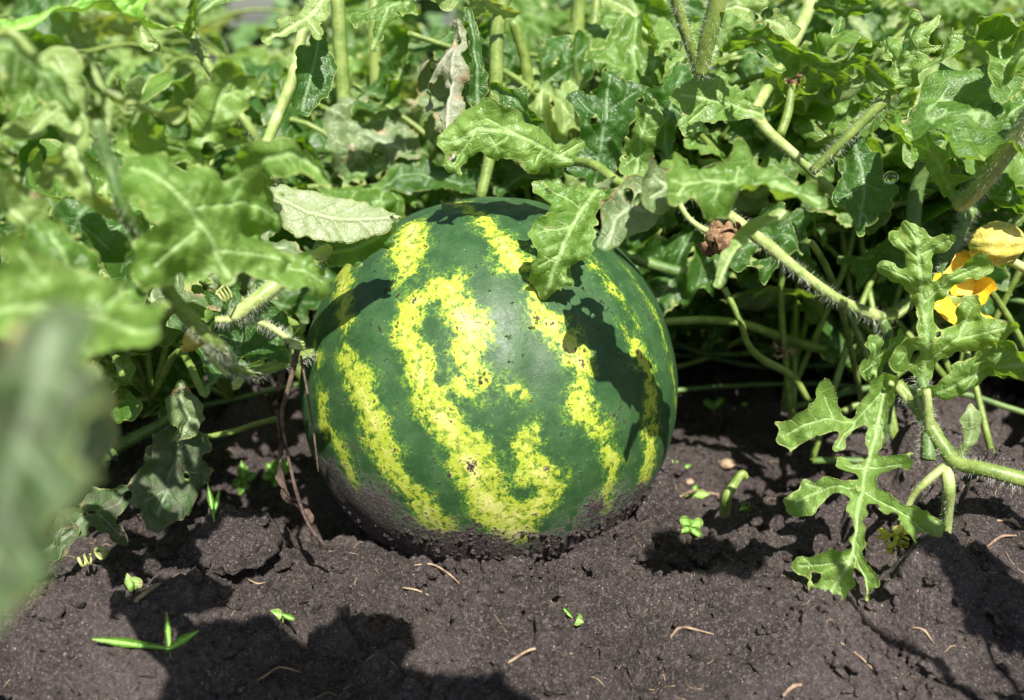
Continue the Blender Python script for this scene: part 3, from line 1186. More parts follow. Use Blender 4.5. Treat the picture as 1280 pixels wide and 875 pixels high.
traced_leaf(va, [(1112, 478, 5.3), (1102, 540, 7.0), (1085, 590, 7.9), (1072, 640, 10.6), (1062, 703, 11.4), (1039, 743, 21.1), (1020, 774, 13.2)],
            [[(1110, 480, 7.0), (1078, 515, 8.8), (1030, 522, 17.6), (985, 540, 15.0)],
             [(1045, 520, 7.0), (1030, 496, 11.4)],
             [(1078, 518, 7.0), (1060, 535, 8.8), (1052, 552, 7.0)],
             [(1078, 611, 10.6), (1040, 607, 13.2), (999, 623, 15.0)], [(1030, 607, 12.3), (1012, 600, 8.8)],
             [(1090, 580, 5.3), (1060, 577, 9.7)], [(1093, 577, 5.3), (1128, 580, 7.0)],
             [(1083, 614, 11.4), (1119, 637, 15.8), (1159, 663, 22.0), (1176, 692, 8.8)],
             [(1061, 703, 8.8), (1028, 705, 7.9), (1004, 703, 9.7)], [(1064, 692, 8.8), (1082, 720, 9.7), (1087, 747, 6.2)]],
            d0=.535, d1=.487, roll=-8, bend=-.6, ruffle=1.2, serr=1.4, smooth_px=2.2, mat=M_BRIGHT, seed=5, label='deeply lobed leaf hanging down over the soil',
            stalk=[(1150, 520, .54, 4), (1125, 490, .54, 4)])
traced_leaf(va, [(1158, 487, 7), (1160, 430, 9), (1152, 374, 12), (1146, 325, 16), (1143, 302, 10)],
            [[(1153, 372, 9), (1130, 348, 11), (1103, 336, 9)], [(1144, 325, 9), (1118, 302, 8)], [(1144, 305, 9), (1128, 284, 6)],
             [(1150, 320, 10), (1184, 302, 8)], [(1156, 378, 8), (1186, 350, 9), (1220, 336, 12)],
             [(1162, 450, 9), (1192, 425, 17), (1230, 415, 17), (1265, 408, 10)], [(1196, 425, 10), (1212, 384, 13)],
             [(1160, 440, 5), (1142, 430, 9), (1128, 452, 8)]],
            d0=.52, d1=.53, roll=6, fold=9, bend=3, ruffle=1.35, serr=.8, smooth_px=3, seed=15, mat=M_BRIGHT, label='deeply lobed leaf standing upright in front of the flower',
            stalk=[(1162, 545, .53, 6), (1160, 515, .525, 6)])
traced_leaf(va, [(1150, 492, 5), (1190, 482, 12), (1240, 462, 22), (1300, 452, 26), (1350, 450, 20)],
            [[(1225, 468, 10), (1252, 440, 14)], [(1220, 470, 8), (1205, 490, 10)]],
            d0=.53, d1=.47, roll=28, fold=-10, bend=2, seed=21, mat=M_BRIGHT, ruffle=1.1, stalk=[(1160, 530, .53, 5), (1152, 505, .53, 5)])
traced_leaf(va, [(1120, 480, 4), (1105, 450, 8), (1090, 430, 10)], [[(1105, 452, 6), (1085, 462, 10)], [(1104, 445, 6), (1122, 428, 9)]], d0=.545, roll=35, seed=23, fold=14, mat=M_BRIGHT)
traced_leaf(va, [(1200, 578, 7), (1215, 545, 13), (1214, 518, 14)], [], d0=.52, d1=.51, roll=20, fold=52, seed=25, mat=M_BRIGHT, ruffle=.6, flip=True, label='young leaf rolled into a loop')
# withered clump on the soil
def clump(parent, px, py, d, r_px, n, mat, seed, name='withered_flower', stretch=(1, 1, 1)):
    """a crumpled ball of dried petals"""
    rr = random.Random(seed)
    c = at(px, py, d)
    r = r_px * d / FP
    Vs, Fs, off = [], [], 0
    P, F, A = leaf_blade([[(0, 0, .12 * r), (.5 * r, 0, .30 * r), (.9 * r, .1 * r, .2 * r)]], r * .075, bend=2.2 / r, fold=.8 / r, ruffle=r * 75, seed=seed, smooth=r * .1, serr=.4)
    P = np.array(P)
    P[:, 2] += .10 * r * vnoise(P[:, 0] / r * 6, P[:, 1] / r * 6, seed=seed)
    for i in range(n):
        q = Quaternion((rr.gauss(0, 1), rr.gauss(0, 1), rr.gauss(0, 1), rr.gauss(0, 1))).normalized().to_matrix()
        k = rr.uniform(.45, .95)
        o = np.array([rr.gauss(0, .24) * r for _ in range(3)])
        W = ((P * k) @ np.array(q).T + o) * np.array(stretch) + np.array(c)
        Vs.append(W)
        Fs.append(F + off)
        off += len(P)
    return part(name, mesh_np(name, np.concatenate(Vs), np.concatenate(Fs), mat), parent, origin=c)


def flower(parent, px, py, d, r_px, facing, mat, petals=5, close=0.3, seed=1, label=None, brown=False):
    rr = random.Random(seed)
    c = at(px, py, d)
    Z = Vector(facing).normalized()
    X = Z.orthogonal().normalized()
    Y = Z.cross(X)
    S = r_px * d / FP
    root = None
    for k in range(petals):
        a = 2 * PI * k / petals + rr.uniform(-.1, .1)
        D = X * math.cos(a) + Y * math.sin(a)
        L = S * rr.uniform(.9, 1.1)
        lob = [[(0, 0, S * .12), (L * .4, 0, S * .36), (L * .8, 0, S * .28)]]
        P, F, A = leaf_blade(lob, .0009, bend=close * 1.6 / S, fold=.5 / S, ruffle=.4, seed=seed * 7 + k, smooth=.001, serr=1.1)
        me = mesh_np('petal', P, F, mat, attr=A)
        n = (Z - D * Z.dot(D)).normalized()
        # rotated so that it rises out of the cup
        q = Quaternion(D.cross(Z).normalized(), -math.radians(20 - 60 * close))
        dd = (D * math.cos(close) + Z * math.sin(close)).normalized()
        nn = (Z * math.cos(close) - D * math.sin(close)).normalized()
        Mt = Matrix((dd, nn.cross(dd), nn)).transposed().to_4x4()
        if root is None:
            W = [(c.x - Z.x * S * .5, c.y - Z.y * S * .5, c.z - Z.z * S * .5, S * .08), (c.x - Z.x * S * .2, c.y - Z.y * S * .2, c.z - Z.z * S * .2, S * .2), (c.x + Z.x * S * .1, c.y + Z.y * S * .1, c.z + Z.z * S * .1, S * .22)]
            V2, F2, *_ = tube(W, 10, 4)
            root = part('flower', mesh_np('flower', V2, F2, M_STEM), parent, origin=c, label=label)
        o = bpy.data.objects.new('petal', me)
        COL.objects.link(o)
        o.parent = root
        o.matrix_basis = world_loc(root).inverted() @ Matrix.Translation(c) @ Mt
    return root


flower(va, 1190, 372, .565, 50, (0.15, -.75, .45), M_PETAL, 5, .30, 3, label='open yellow flower half hidden behind the upright leaf')
# young fruit with faded petals
def ovoid(name, parent, c, r, mat, scale=(1, 1, 1), n=4, amp=.06, seed=1, ribs=0, label=None):
    import bmesh
    bm = bmesh.new()
    bmesh.ops.create_icosphere(bm, subdivisions=n, radius=1)
    V = np.array([v.co[:] for v in bm.verts])
    Fc = np.array([[v.index for v in f.verts] for f in bm.faces])
    bm.free()
    k = 1 + amp * vnoise(V[:, 0] * 2.4, V[:, 1] * 2.4, V[:, 2] * 2.4, seed=seed)
    if ribs:
        k = k + .07 * np.cos(np.arctan2(V[:, 2], V[:, 1]) * ribs)
    V = V * k[:, None] * r * np.array(scale)
    me = mesh_np(name, V + np.array(c), Fc, mat)
    return part(name, me, parent, origin=c, label=label)


ovoid('closed_flower', va, at(1246, 305, .545), .0125, M_PETALP, (1.15, .9, .92), ribs=9, seed=5, label='faded yellow flower closed into a ball')
stem(va, [(1340, 345, .55, 6), (1290, 338, .55, 6), (1262, 325, .55, 6)], M_STEMP)
clump(va, 1119, 672, .52, 27, 26, M_PETALP, 9, 'withered_flower', (1, 1, .6))

# === arched runner to the right of the melon
vb = vine('watermelon vine with one thick pale arched stem and a brown withered flower', 1000, 380, 0.60)
stem(vb, [(790, 262, .56, 5.5), (830, 246, .55, 6.3), (862, 243, .545, 6.6), (905, 265, .55, 6.8), (950, 300, .555, 7.6), (962, 309, .557, 8.2), (1000, 341, .565, 7), (1050, 376, .58, 6.8), (1098, 397, .60, 8.4)],
     M_STEMP, hairy=7000, hlen=.0045, label='thick pale stem arching to the right')
stem(vb, [(1102, 398, .60, 7), (1110, 430, .61, 9), (1112, 480, .63, 9), (1100, 560, .65, 7)], M_STEMD, hairy=9000, hlen=.0045)
stem(vb, [(1102, 398, .60, 6), (1130, 380, .61, 5), (1150, 360, .62, 5)], M_STEM, hairy=6000)
stem(vb, [(1100, 396, .60, 6), (1120, 395, .60, 5), (1140, 380, .60, 4)], M_STEM, hairy=6000)
stem(vb, [(848, 252, .545, 3.5), (860, 272, .545, 3.5), (878, 286, .545, 4), (890, 290, .545, 4)], M_STEMP, hairy=4000)
clump(vb, 903, 300, .545, 20, 30, M_BLOOM, 2, 'withered_flower')
stem(vb, [(905, 360, .62, 4), (925, 400, .62, 4), (935, 430, .63, 4), (955, 450, .64, 5), (990, 470, .65, 5), (1010, 500, .66, 4)], M_STEM)
stem(vb, [(830, 402, .68, 5), (880, 400, .68, 5), (930, 405, .69, 5), (985, 425, .70, 6), (1040, 440, .72, 6)], M_STEM)
stem(vb, [(740, 300, .72, 7), (790, 322, .70, 7), (850, 340, .70, 7), (900, 345, .70, 6)], M_STEMD)
clump(vb, 980, 440, .68, 20, 16, M_STRAW, 4, 'withered_flower')
traced_leaf(vb, [(985, 256, 4), (960, 280, 14), (930, 312, 17), (905, 358, 4)], [], d0=.430, d1=.420, roll=45, fold=30, seed=31, mat=M_PALE, ruffle=.7)
traced_leaf(vb, [(1072, 168, 8), (1082, 205, 26), (1085, 240, 28), (1078, 280, 10)], [[(1085, 225, 15), (1108, 232, 14)], [(1080, 230, 15), (1060, 240, 14)], [(1078, 255, 10), (1092, 275, 9)]],
            d0=.55, d1=.54, roll=-12, mat=M_DARK, seed=33, ruffle=.8, bend=-5, stalk=[(1040, 190, .56, 5), (1062, 172, .555, 5)])
# water drop on that leaf
M_WATER, ntw = new_mat('water_drop')
gw = NT(ntw)
ow = gw.n('ShaderNodeOutputMaterial')
bw = gw.n('ShaderNodeBsdfPrincipled')
bw.inputs['Transmission Weight'].default_value = 1
bw.inputs['Roughness'].default_value = 0.02
bw.inputs['IOR'].default_value = 1.33
gw.l(bw.outputs[0], ow.inputs[0])
dr = ovoid('water_drop', None, at(1113, 222, .532), .0042, M_WATER, (1, .6, .85), 3, 0)
tag(dr, 'clear water drop on the dark leaf below the lobed leaves at upper right', 'water drop')

# === upper right: leaves on long hairy stalks
vc = vine('leafy watermelon vine at upper right with curled lobed leaves on long hairy stalks', 1130, 300, 0.62)
stem(vc, [(1200, 256, .54, 10), (1222, 236, .52, 10), (1250, 200, .50, 11), (1285, 150, .48, 12), (1320, 90, .46, 12)], M_STEMP, hairy=14000, hlen=.005)
stem(vc, [(1015, 215, .56, 6), (1050, 180, .55, 6), (1085, 145, .545, 7), (1120, 110, .54, 8), (1150, 75, .535, 7)], M_STEM, hairy=9000, hlen=.0045)
stem(vc, [(1140, 300, .60, 9), (1145, 240, .60, 9), (1160, 190, .59, 8), (1165, 140, .58, 7)], M_STEMD, hairy=4000)
traced_leaf(vc, [(1200, 252, 8), (1175, 225, 13), (1150, 195, 17), (1115, 168, 20), (1080, 152, 8)],
            [[(1160, 205, 8), (1185, 180, 10), (1202, 143, 6)], [(1182, 235, 8), (1200, 210, 7), (1205, 200, 4)], [(1140, 185, 10), (1160, 150, 14)], [(1125, 170, 10), (1150, 200, 12)]],
            d0=.54, d1=.50, roll=32, fold=14, seed=35, mat=M_BRIGHT, ruffle=1.3, label='sunlit lobed leaf with folded edges')
traced_leaf(vc, [(1198, 262, 6), (1230, 258, 14), (1265, 255, 20), (1310, 250, 14)], [[(1235, 258, 8), (1250, 242, 10)], [(1260, 255, 8), (1268, 280, 9)]], d0=.535, d1=.50, roll=20, bend=-8, seed=36, mat=M_DARK, ruffle=1.3)
traced_leaf(vc, [(1106, 128, 5), (1128, 98, 10), (1150, 70, 13), (1165, 40, 8), (1170, 22, 4)],
            [[(1128, 96, 8), (1165, 88, 13), (1198, 64, 9)], [(1132, 90, 8), (1112, 60, 10), (1106, 45, 8)], [(1150, 68, 8), (1190, 50, 12), (1228, 40, 7)], [(1150, 62, 8), (1138, 25, 9)]],
            d0=.545, d1=.52, roll=-30, fold=20, seed=37, mat=M_BRIGHT, ruffle=1.5, label='curled leaf with narrow upturned lobes')
traced_leaf(vc, [(1106, 92, 6), (1065, 70, 14), (1027, 62, 13), (975, 52, 13), (925, 40, 10)], [[(940, 42, 8), (914, 66, 10)], [(1040, 65, 8), (1062, 52, 12)], [(990, 55, 8), (985, 72, 8)]],
            d0=.54, d1=.49, roll=-35, fold=-8, seed=38, ruffle=1.1, mat=M_LEAF)
traced_leaf(vc, [(948, 142, 5), (920, 130, 20), (890, 122, 28), (862, 115, 16)], [[(900, 125, 14), (905, 95, 10)], [(890, 130, 14), (868, 150, 12)]],
            d0=.56, d1=.54, roll=18, bend=-7, seed=39, mat=M_BRIGHT, ruffle=.7, label='rounded sunlit leaf')
traced_leaf(vc, [(1030, 240, 6), (985, 218, 26), (930, 203, 36), (880, 198, 34), (842, 210, 16)], [[(960, 210, 14), (975, 232, 16)], [(905, 200, 18), (900, 224, 24)], [(865, 200, 18), (850, 222, 18)], [(925, 200, 16), (930, 180, 18)]],
            d0=.400, d1=.405, roll=40, bend=-2, seed=40, ruffle=1.5, fold=-9, mat=M_BRIGHT, label='slightly blurred leaf with wavy edge in front')
stem(vc, [(940, 145, .60, 6), (965, 100, .62, 7), (1000, 35, .64, 8), (1030, -40, .66, 8)], M_STEMP, hairy=1500)
stem(vc, [(945, 145, .59, 8), (960, 165, .59, 7), (1000, 200, .58, 6), (1060, 260, .60, 6)], M_STEMP, hairy=1500)
stem(vc, [(990, 105, .62, 5), (985, 140, .62, 6), (975, 170, .62, 6)], M_STEM)
clump(vc, 991, 104, .62, 17, 18, M_BROWN, 12, 'withered_flower')
# tall stem and leaves at the top edge
stem(vc, [(875, 95, .53, 9), (885, 50, .52, 11), (898, 0, .51, 12), (905, -50, .50, 12)], M_STEM, hairy=9000, hlen=.0045)
stem(vc, [(872, 85, .53, 6), (858, 45, .52, 7), (845, 0, .51, 7), (835, -40, .50, 6)], M_STEM, hairy=9000, hlen=.0045)
traced_leaf(vc, [(890, 5, 8), (920, 0, 12), (950, 5, 16), (975, 20, 14)], [], d0=.51, d1=.49, roll=-30, bend=-16, seed=41, mat=M_PALE)
traced_leaf(vc, [(1270, 150, 10), (1240, 190, 14)], [[(1262, 160, 8), (1285, 130, 14)], [(1255, 170, 8), (1230, 140, 12)]], d0=.50, d1=.50, roll=40, seed=42, bend=-9)
traced_leaf(vc, [(1310, 80, 12), (1270, 70, 22), (1245, 50, 14)], [[(1270, 70, 12), (1255, 95, 12)], [(1275, 68, 12), (1280, 40, 12)]], d0=.48, d1=.50, roll=30, seed=43, mat=M_BRIGHT, bend=-7, ruffle=1.4)
traced_leaf(vc, [(1290, 0, 12), (1255, 10, 18), (1225, 25, 12)], [[(1260, 10, 12), (1250, 40, 10)]], d0=.50, d1=.52, roll=-20, seed=44, bend=-9, ruffle=1.4)
traced_leaf(vc, [(1090, 10, 10), (1060, 20, 18), (1030, 10, 14)], [[(1060, 20, 12), (1050, 45, 10)]], d0=.58, roll=-20, seed=45, bend=-9, ruffle=1.4)
traced_leaf(vc, [(1205, 200, 5), (1160, 165, 8), (1120, 130, 5)], [[(1170, 170, 5), (1150, 190, 7)]], d0=.57, d1=.58, roll=-20, seed=46, bend=9, ruffle=1.4, mat=M_DARK)

# === above the melon
vd = vine('watermelon vine behind and over the melon with lobed leaves drooping onto its top', 760, 240, 0.62)
stem(vd, [(862, 243, .55, 6), (820, 235, .55, 6), (775, 228, .555, 6), (740, 205, .57, 6), (700, 200, .60, 6)], M_STEM, hairy=4000)
traced_leaf(vd, [(762, 226, 5), (738, 246, 22), (716, 282, 36), (704, 322, 26), (702, 352, 10)],
            [[(725, 255, 18), (690, 240, 18)], [(716, 280, 18), (684, 282, 14)], [(708, 310, 14), (685, 320, 12)], [(714, 330, 12), (722, 340, 12)]],
            d0=.53, d1=.495, roll=-10, bend=-6, fold=-6, seed=51, ruffle=1.0, mat=M_BRIGHT, label='large dull green leaf lying over the top of the melon')
traced_leaf(vd, [(818, 238, 6), (795, 246, 24), (772, 260, 28), (755, 284, 10)], [[(790, 250, 14), (808, 262, 18)], [(780, 250, 12), (760, 240, 14)]], d0=.465, d1=.445, roll=38, bend=-4, seed=52, mat=M_DRY, label='pale withering leaf with brown patches')
traced_leaf(vd, [(862, 232, 4), (842, 222, 22), (825, 212, 16)], [[(842, 224, 18), (824, 236, 18)]], d0=.435, roll=36, seed=53, mat=M_DRY, bend=12)
traced_leaf(vd, [(712, 200, 5), (680, 186, 16), (640, 166, 24), (602, 160, 26), (578, 178, 16)],
            [[(640, 165, 14), (612, 148, 14)], [(600, 165, 18), (575, 205, 12)], [(675, 188, 12), (665, 205, 10)], [(700, 195, 6), (722, 180, 6)], [(615, 170, 12), (625, 190, 9)]],
            d0=.545, d1=.515, roll=6, bend=-6, seed=54, mat=M_BRIGHT, ruffle=1.0, smooth_px=5, label='sunlit leaf with a notched margin above the melon')
traced_leaf(vd, [(690, 190, 6), (672, 165, 20), (640, 130, 16), (615, 118, 8)], [], d0=.58, d1=.57, roll=-30, fold=18, seed=55, mat=M_DARK)
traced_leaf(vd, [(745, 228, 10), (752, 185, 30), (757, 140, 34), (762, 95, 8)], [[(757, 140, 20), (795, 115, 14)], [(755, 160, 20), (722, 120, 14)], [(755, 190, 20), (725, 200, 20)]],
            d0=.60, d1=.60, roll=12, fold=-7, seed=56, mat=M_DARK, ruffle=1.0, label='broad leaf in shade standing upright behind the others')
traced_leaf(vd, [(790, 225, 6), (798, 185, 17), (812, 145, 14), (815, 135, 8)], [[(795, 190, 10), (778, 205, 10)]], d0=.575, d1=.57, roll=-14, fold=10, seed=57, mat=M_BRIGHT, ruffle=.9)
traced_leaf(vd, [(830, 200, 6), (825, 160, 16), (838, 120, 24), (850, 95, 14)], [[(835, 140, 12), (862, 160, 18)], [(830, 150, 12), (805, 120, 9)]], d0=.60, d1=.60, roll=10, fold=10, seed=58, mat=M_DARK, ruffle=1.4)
traced_leaf(vd, [(574, 20, 6), (570, 60, 13), (565, 110, 16), (562, 160, 14), (570, 200, 8)], [[(570, 50, 8), (545, 85, 9), (520, 115, 8), (492, 148, 4)]],
            d0=.57, d1=.56, roll=25, fold=30, seed=59, ruffle=.9, mat=M_DRY, flip=True, label='hanging half withered leaf with pinkish brown tips')
traced_leaf(vd, [(576, 25, 6), (590, 70, 12), (600, 115, 12), (606, 150, 5)], [], d0=.58, d1=.57, roll=-35, fold=20, seed=60, ruffle=.9, mat=M_DARK)
stem(vd, [(600, 250, .66, 7), (615, 180, .66, 8), (620, 100, .65, 9), (623, 30, .645, 9), (640, -30, .64, 8)], M_STEM, hairy=1500)
stem(vd, [(660, 200, .70, 6), (662, 130, .70, 7), (655, 70, .69, 7), (640, 25, .68, 6)], M_STEM)
stem(vd, [(720, 200, .74, 8), (720, 110, .73, 9), (722, 30, .72, 9), (728, -40, .71, 9)], M_STEM)
stem(vd, [(738, 130, .76, 5), (740, 60, .76, 6), (748, -20, .76, 6)], M_STEM)
traced_leaf(vd, [(640, 15, 6), (600, 5, 16), (560, 8, 14), (530, -5, 10)], [[(600, 5, 10), (595, 30, 8)]], d0=.63, d1=.6, roll=-40, seed=61, bend=-6, mat=M_PALE)
traced_leaf(vd, [(640, 20, 6), (625, 0, 14), (615, -30, 20)], [], d0=.64, d1=.63, roll=30, seed=62, bend=-6)
traced_leaf(vd, [(755, 0, 8), (790, 18, 12), (820, 48, 4)], [], d0=.70, d1=.66, roll=-20, seed=63, bend=-6, mat=M_PALE)
# sunlit low leaves just behind the melon
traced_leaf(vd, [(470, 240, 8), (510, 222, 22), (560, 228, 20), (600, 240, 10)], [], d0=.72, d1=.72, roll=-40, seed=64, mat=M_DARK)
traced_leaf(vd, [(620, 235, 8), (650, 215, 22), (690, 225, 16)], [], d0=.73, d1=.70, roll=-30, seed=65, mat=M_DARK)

# === left of the melon
ve = vine('leafy vine left of the melon, pale leaf tip over the rind, coiled tendrils', 300, 460, 0.56)
STALKHAIR = 3500
traced_leaf(ve, [(345, 248, 16), (385, 268, 34), (432, 274, 31), (472, 271, 20), (500, 267, 5)], [], d0=.50, d1=.495, roll=-25, fold=-6, seed=71, ruffle=.35, mat=M_PALE, flip=True, serr=.6,
            label='pale upturned leaf catching the sun against the melon')
traced_leaf(ve, [(500, 270, 4), (474, 296, 18), (440, 310, 24), (402, 316, 18)], [], d0=.50, d1=.51, roll=10, fold=8, seed=72, ruffle=.5, mat=M_DARK)
traced_leaf(ve, [(296, 262, 22), (305, 225, 28), (330, 196, 24), (372, 182, 14), (410, 190, 10), (432, 204, 5)], [[(305, 240, 18), (330, 262, 14)]],
            d0=.41, d1=.40, roll=15, bend=4, seed=73, ruffle=.8, mat=M_BRIGHT, label='arched leaf with its tip bent over')
traced_leaf(ve, [(250, 215, 14), (262, 170, 26), (275, 130, 28), (290, 98, 20)], [[(255, 200, 14), (215, 190, 16), (180, 165, 18), (165, 140, 10)], [(275, 125, 14), (310, 110, 14)], [(260, 190, 10), (300, 180, 14)]],
            d0=.41, d1=.40, roll=8, fold=13, seed=74, ruffle=1.2, mat=M_BRIGHT, label='broad leaf folded into a trough')
traced_leaf(ve, [(285, 345, 20), (262, 305, 50), (225, 262, 58), (190, 232, 40), (168, 218, 14)], [[(275, 315, 32), (345, 318, 36), (412, 350, 24)], [(240, 295, 34), (190, 335, 26)], [(240, 270, 34), (310, 250, 34), (360, 262, 16)]],
            d0=.385, d1=.37, roll=20, bend=-4, seed=75, ruffle=1.6, mat=M_BRIGHT, label='large blurred leaf with strongly ruffled margin')
traced_leaf(ve, [(195, 110, 8), (170, 100, 16), (130, 92, 14), (110, 80, 10)], [[(170, 100, 10), (215, 128, 14)]], d0=.37, d1=.36, roll=-40, fold=30, seed=76, mat=M_PALE)
stem(ve, [(232, 30, .45, 5), (258, 78, .45, 6), (290, 130, .455, 6), (320, 172, .46, 6), (345, 230, .48, 6)], M_STEM, hairy=7000)
stem(ve, [(380, 30, .60, 6), (365, 100, .60, 7), (345, 150, .60, 7), (325, 200, .58, 6)], M_STEMP)
stem(ve, [(196, 335, .40, 8), (215, 370, .405, 9), (242, 405, .41, 10), (270, 432, .42, 9), (290, 450, .44, 6)], M_STEM, hairy=16000, hlen=.0028)
stem(ve, [(120, 150, .36, 7), (135, 200, .365, 8), (155, 260, .37, 8), (196, 335, .40, 8)], M_STEMD, hairy=8000)
stem(ve, [(290, 398, .50, 9), (325, 372, .50, 10), (355, 348, .505, 10), (402, 318, .51, 9), (430, 300, .52, 7)], M_STEMP, hairy=12000, hlen=.0045)
stem(ve, [(270, 400, .51, 5), (300, 400, .51, 4.5), (330, 405, .51, 4.5), (352, 418, .51, 4.5), (368, 430, .512, 5)], M_STEMP, hairy=14000, hlen=.0045)
stem(ve, [(320, 385, .55, 7), (350, 398, .55, 7), (378, 412, .56, 7)], M_STEM, hairy=5000)
stem(ve, [(260, 440, .46, 6), (290, 460, .49, 7), (320, 465, .52, 7), (365, 450, .55, 7), (390, 440, .57, 6)], M_STEM, hairy=9000, hlen=.0045)
stem(ve, [(250, 548, .62, 3.5), (290, 540, .62, 4), (320, 530, .63, 4), (352, 522, .64, 4)], M_STEM)
stem(ve, [(80, 600, .58, 9), (130, 570, .59, 9), (165, 548, .60, 8), (200, 530, .60, 7), (240, 500, .60, 6)], M_STEMD, hairy=4000)
stem(ve, [(255, 435, .44, 3), (270, 455, .45, 3), (285, 470, .455, 3)], M_STEMP)
coil(ve, 297, 478, .46, 12, 3.2, (0.2, .9, .3), .004, thick=2.0)
coil(ve, 283, 368, .47, 9, 3.5, (1, .3, .5), .006, thick=1.5, lead=[(300, 330, .50), (292, 345, .48)])
coil(ve, 372, 430, .512, 8, 2.6, (.3, .2, 1), .004, thick=3.2, mat=M_STEMP)
coil(ve, 218, 300, .41, 14, 1.5, (.6, .8, .1), .006, thick=1.3)
stem(ve, [(372, 436, .512, 4), (362, 480, .515, 3.2), (352, 520, .52, 2.6), (360, 570, .525, 2.0), (372, 620, .53, 2.4), (388, 660, .535, 2), (410, 685, .54, 1.5)], M_DULL, name='withered_tendril')
stem(ve, [(376, 445, .511, 1.6), (384, 490, .505, 1.6), (392, 540, .505, 1.4), (398, 590, .51, 1.0)], M_DULL, name='withered_tendril')
fl = flower(ve, 236, 428, .45, 15, (.3, -.6, .5), M_PETALP, 5, .9, 8, label='small faded yellow flower')
traced_leaf(ve, [(224, 478, 4), (226, 505, 20), (235, 518, 20), (222, 540, 12)], [], d0=.56, d1=.57, roll=-20, fold=18, seed=80, mat=M_DRY, ruffle=.8)
traced_leaf(ve, [(232, 530, 8), (222, 565, 34), (212, 605, 44), (200, 645, 18)], [[(220, 575, 20), (250, 590, 18)], [(210, 610, 20), (180, 625, 14)]],
            d0=.58, d1=.55, roll=-15, seed=81, fold=-8, mat=M_DUST, ruffle=1.3, label='dusty dark leaf drooping to the soil')
traced_leaf(ve, [(165, 610, 10), (130, 630, 24), (100, 655, 24), (78, 690, 5)], [[(120, 640, 14), (150, 670, 12)]], d0=.57, d1=.53, roll=20, seed=82, mat=M_DUST, bend=-6, label='grey green leaf spotted with soil')
traced_leaf(ve, [(90, 665, 5), (60, 685, 16), (35, 695, 14)], [], d0=.53, d1=.52, roll=-10, seed=83, mat=M_DUST)
coil(ve, 127, 690, .53, 8, 2.5, (.3, .9, .2), .004, thick=2.2)
coil(ve, 108, 700, .53, 7, 2, (.9, .3, .2), .006, thick=2.2)
traced_leaf(ve, [(120, 250, 14), (100, 280, 30), (85, 310, 24)], [[(105, 275, 18), (140, 310, 18)]], d0=.46, roll=15, seed=84, mat=M_DARK, bend=-5)
traced_leaf(ve, [(0, 5, 10), (60, 8, 11), (130, 8, 14), (190, 22, 12), (236, 34, 5)], [[(130, 10, 8), (110, -15, 12)], [(160, 12, 8), (190, -10, 10)]], d0=.40, d1=.44, roll=-55, seed=85, fold=12, mat=M_YOUNG, label='backlit bright green leaf along the top edge')
traced_leaf(ve, [(234, 38, 5), (222, 10, 12), (200, -20, 16)], [], d0=.44, d1=.42, roll=40, seed=86, mat=M_LEAF, fold=22)
traced_leaf(ve, [(238, 36, 5), (255, 10, 12), (275, -25, 14)], [], d0=.44, d1=.43, roll=-40, seed=87, mat=M_LEAF, fold=22)
traced_leaf(ve, [(408, -10, 14), (385, 18, 16), (352, 40, 8), (338, 42, 5)], [[(385, 18, 8), (400, 40, 8)]], d0=.52, d1=.50, roll=15, bend=-9, seed=88, mat=M_PALE)
traced_leaf(ve, [(402, 42, 8), (396, 75, 22), (386, 108, 22), (380, 135, 8)], [], d0=.54, d1=.53, roll=-12, fold=-9, seed=89, mat=M_DARK, ruffle=.5, label='glossy dark green leaf')
traced_leaf(ve, [(510, 5, 8), (485, 12, 14), (468, 45, 4)], [[(485, 10, 10), (452, 8, 12)]], d0=.62, d1=.6, roll=20, seed=90, bend=-6, mat=M_LEAF)
traced_leaf(ve, [(180, 60, 6), (172, 40, 10), (168, 25, 5)], [[(176, 58, 6), (192, 62, 8)]], d0=.47, roll=20, seed=91, mat=M_PALE)
stem(ve, [(430, 300, .75, 8), (435, 200, .74, 9), (428, 100, .73, 9), (422, 0, .72, 9), (420, -50, .72, 8)], M_STEM)
stem(ve, [(478, 300, .80, 8), (475, 200, .80, 8), (470, 100, .79, 8), (468, 30, .78, 8), (470, -40, .78, 8)], M_STEM)

traced_leaf(ve, [(372, 470, 4), (366, 530, 9), (368, 590, 11), (384, 650, 4)], [], d0=.53, d1=.535, roll=50, fold=60, seed=95, mat=M_DULL, ruffle=1.5, serr=2, name='withered_leaf')
# === foreground, out of focus, at the left edge
vf = vine('blurred watermelon vine close to the camera at the left edge with dull drooping leaves', 20, 500, 0.34)
traced_leaf(vf, [(-20, 400, 40), (50, 380, 54), (120, 385, 56), (180, 400, 36), (212, 405, 12)], [[(60, 360, 30), (30, 320, 20)], [(130, 370, 30), (150, 345, 14)], [(100, 410, 30), (80, 440, 18)]],
            d0=.28, d1=.29, roll=-15, seed=101, bend=-3, ruffle=1.5, mat=M_BRIGHT, cell=.0012, label='broad ruffled leaf out of focus')
traced_leaf(vf, [(-30, 470, 30), (40, 480, 46), (90, 500, 44), (110, 560, 22)], [], d0=.27, d1=.28, roll=20, seed=102, bend=-6, mat=M_DRY, ruffle=1.6, cell=.0012)
traced_leaf(vf, [(75, 430, 30), (50, 510, 48), (10, 600, 48), (-30, 680, 44), (-60, 760, 40)], [[(60, 480, 24), (110, 500, 16)], [(30, 560, 30), (75, 610, 18)], [(0, 640, 26), (30, 700, 14)]], d0=.165, d1=.150, roll=12, seed=103, bend=-2, mat=M_DUST, ruffle=1.3, cell=.001, label='dull leaf hanging nearest to the camera')
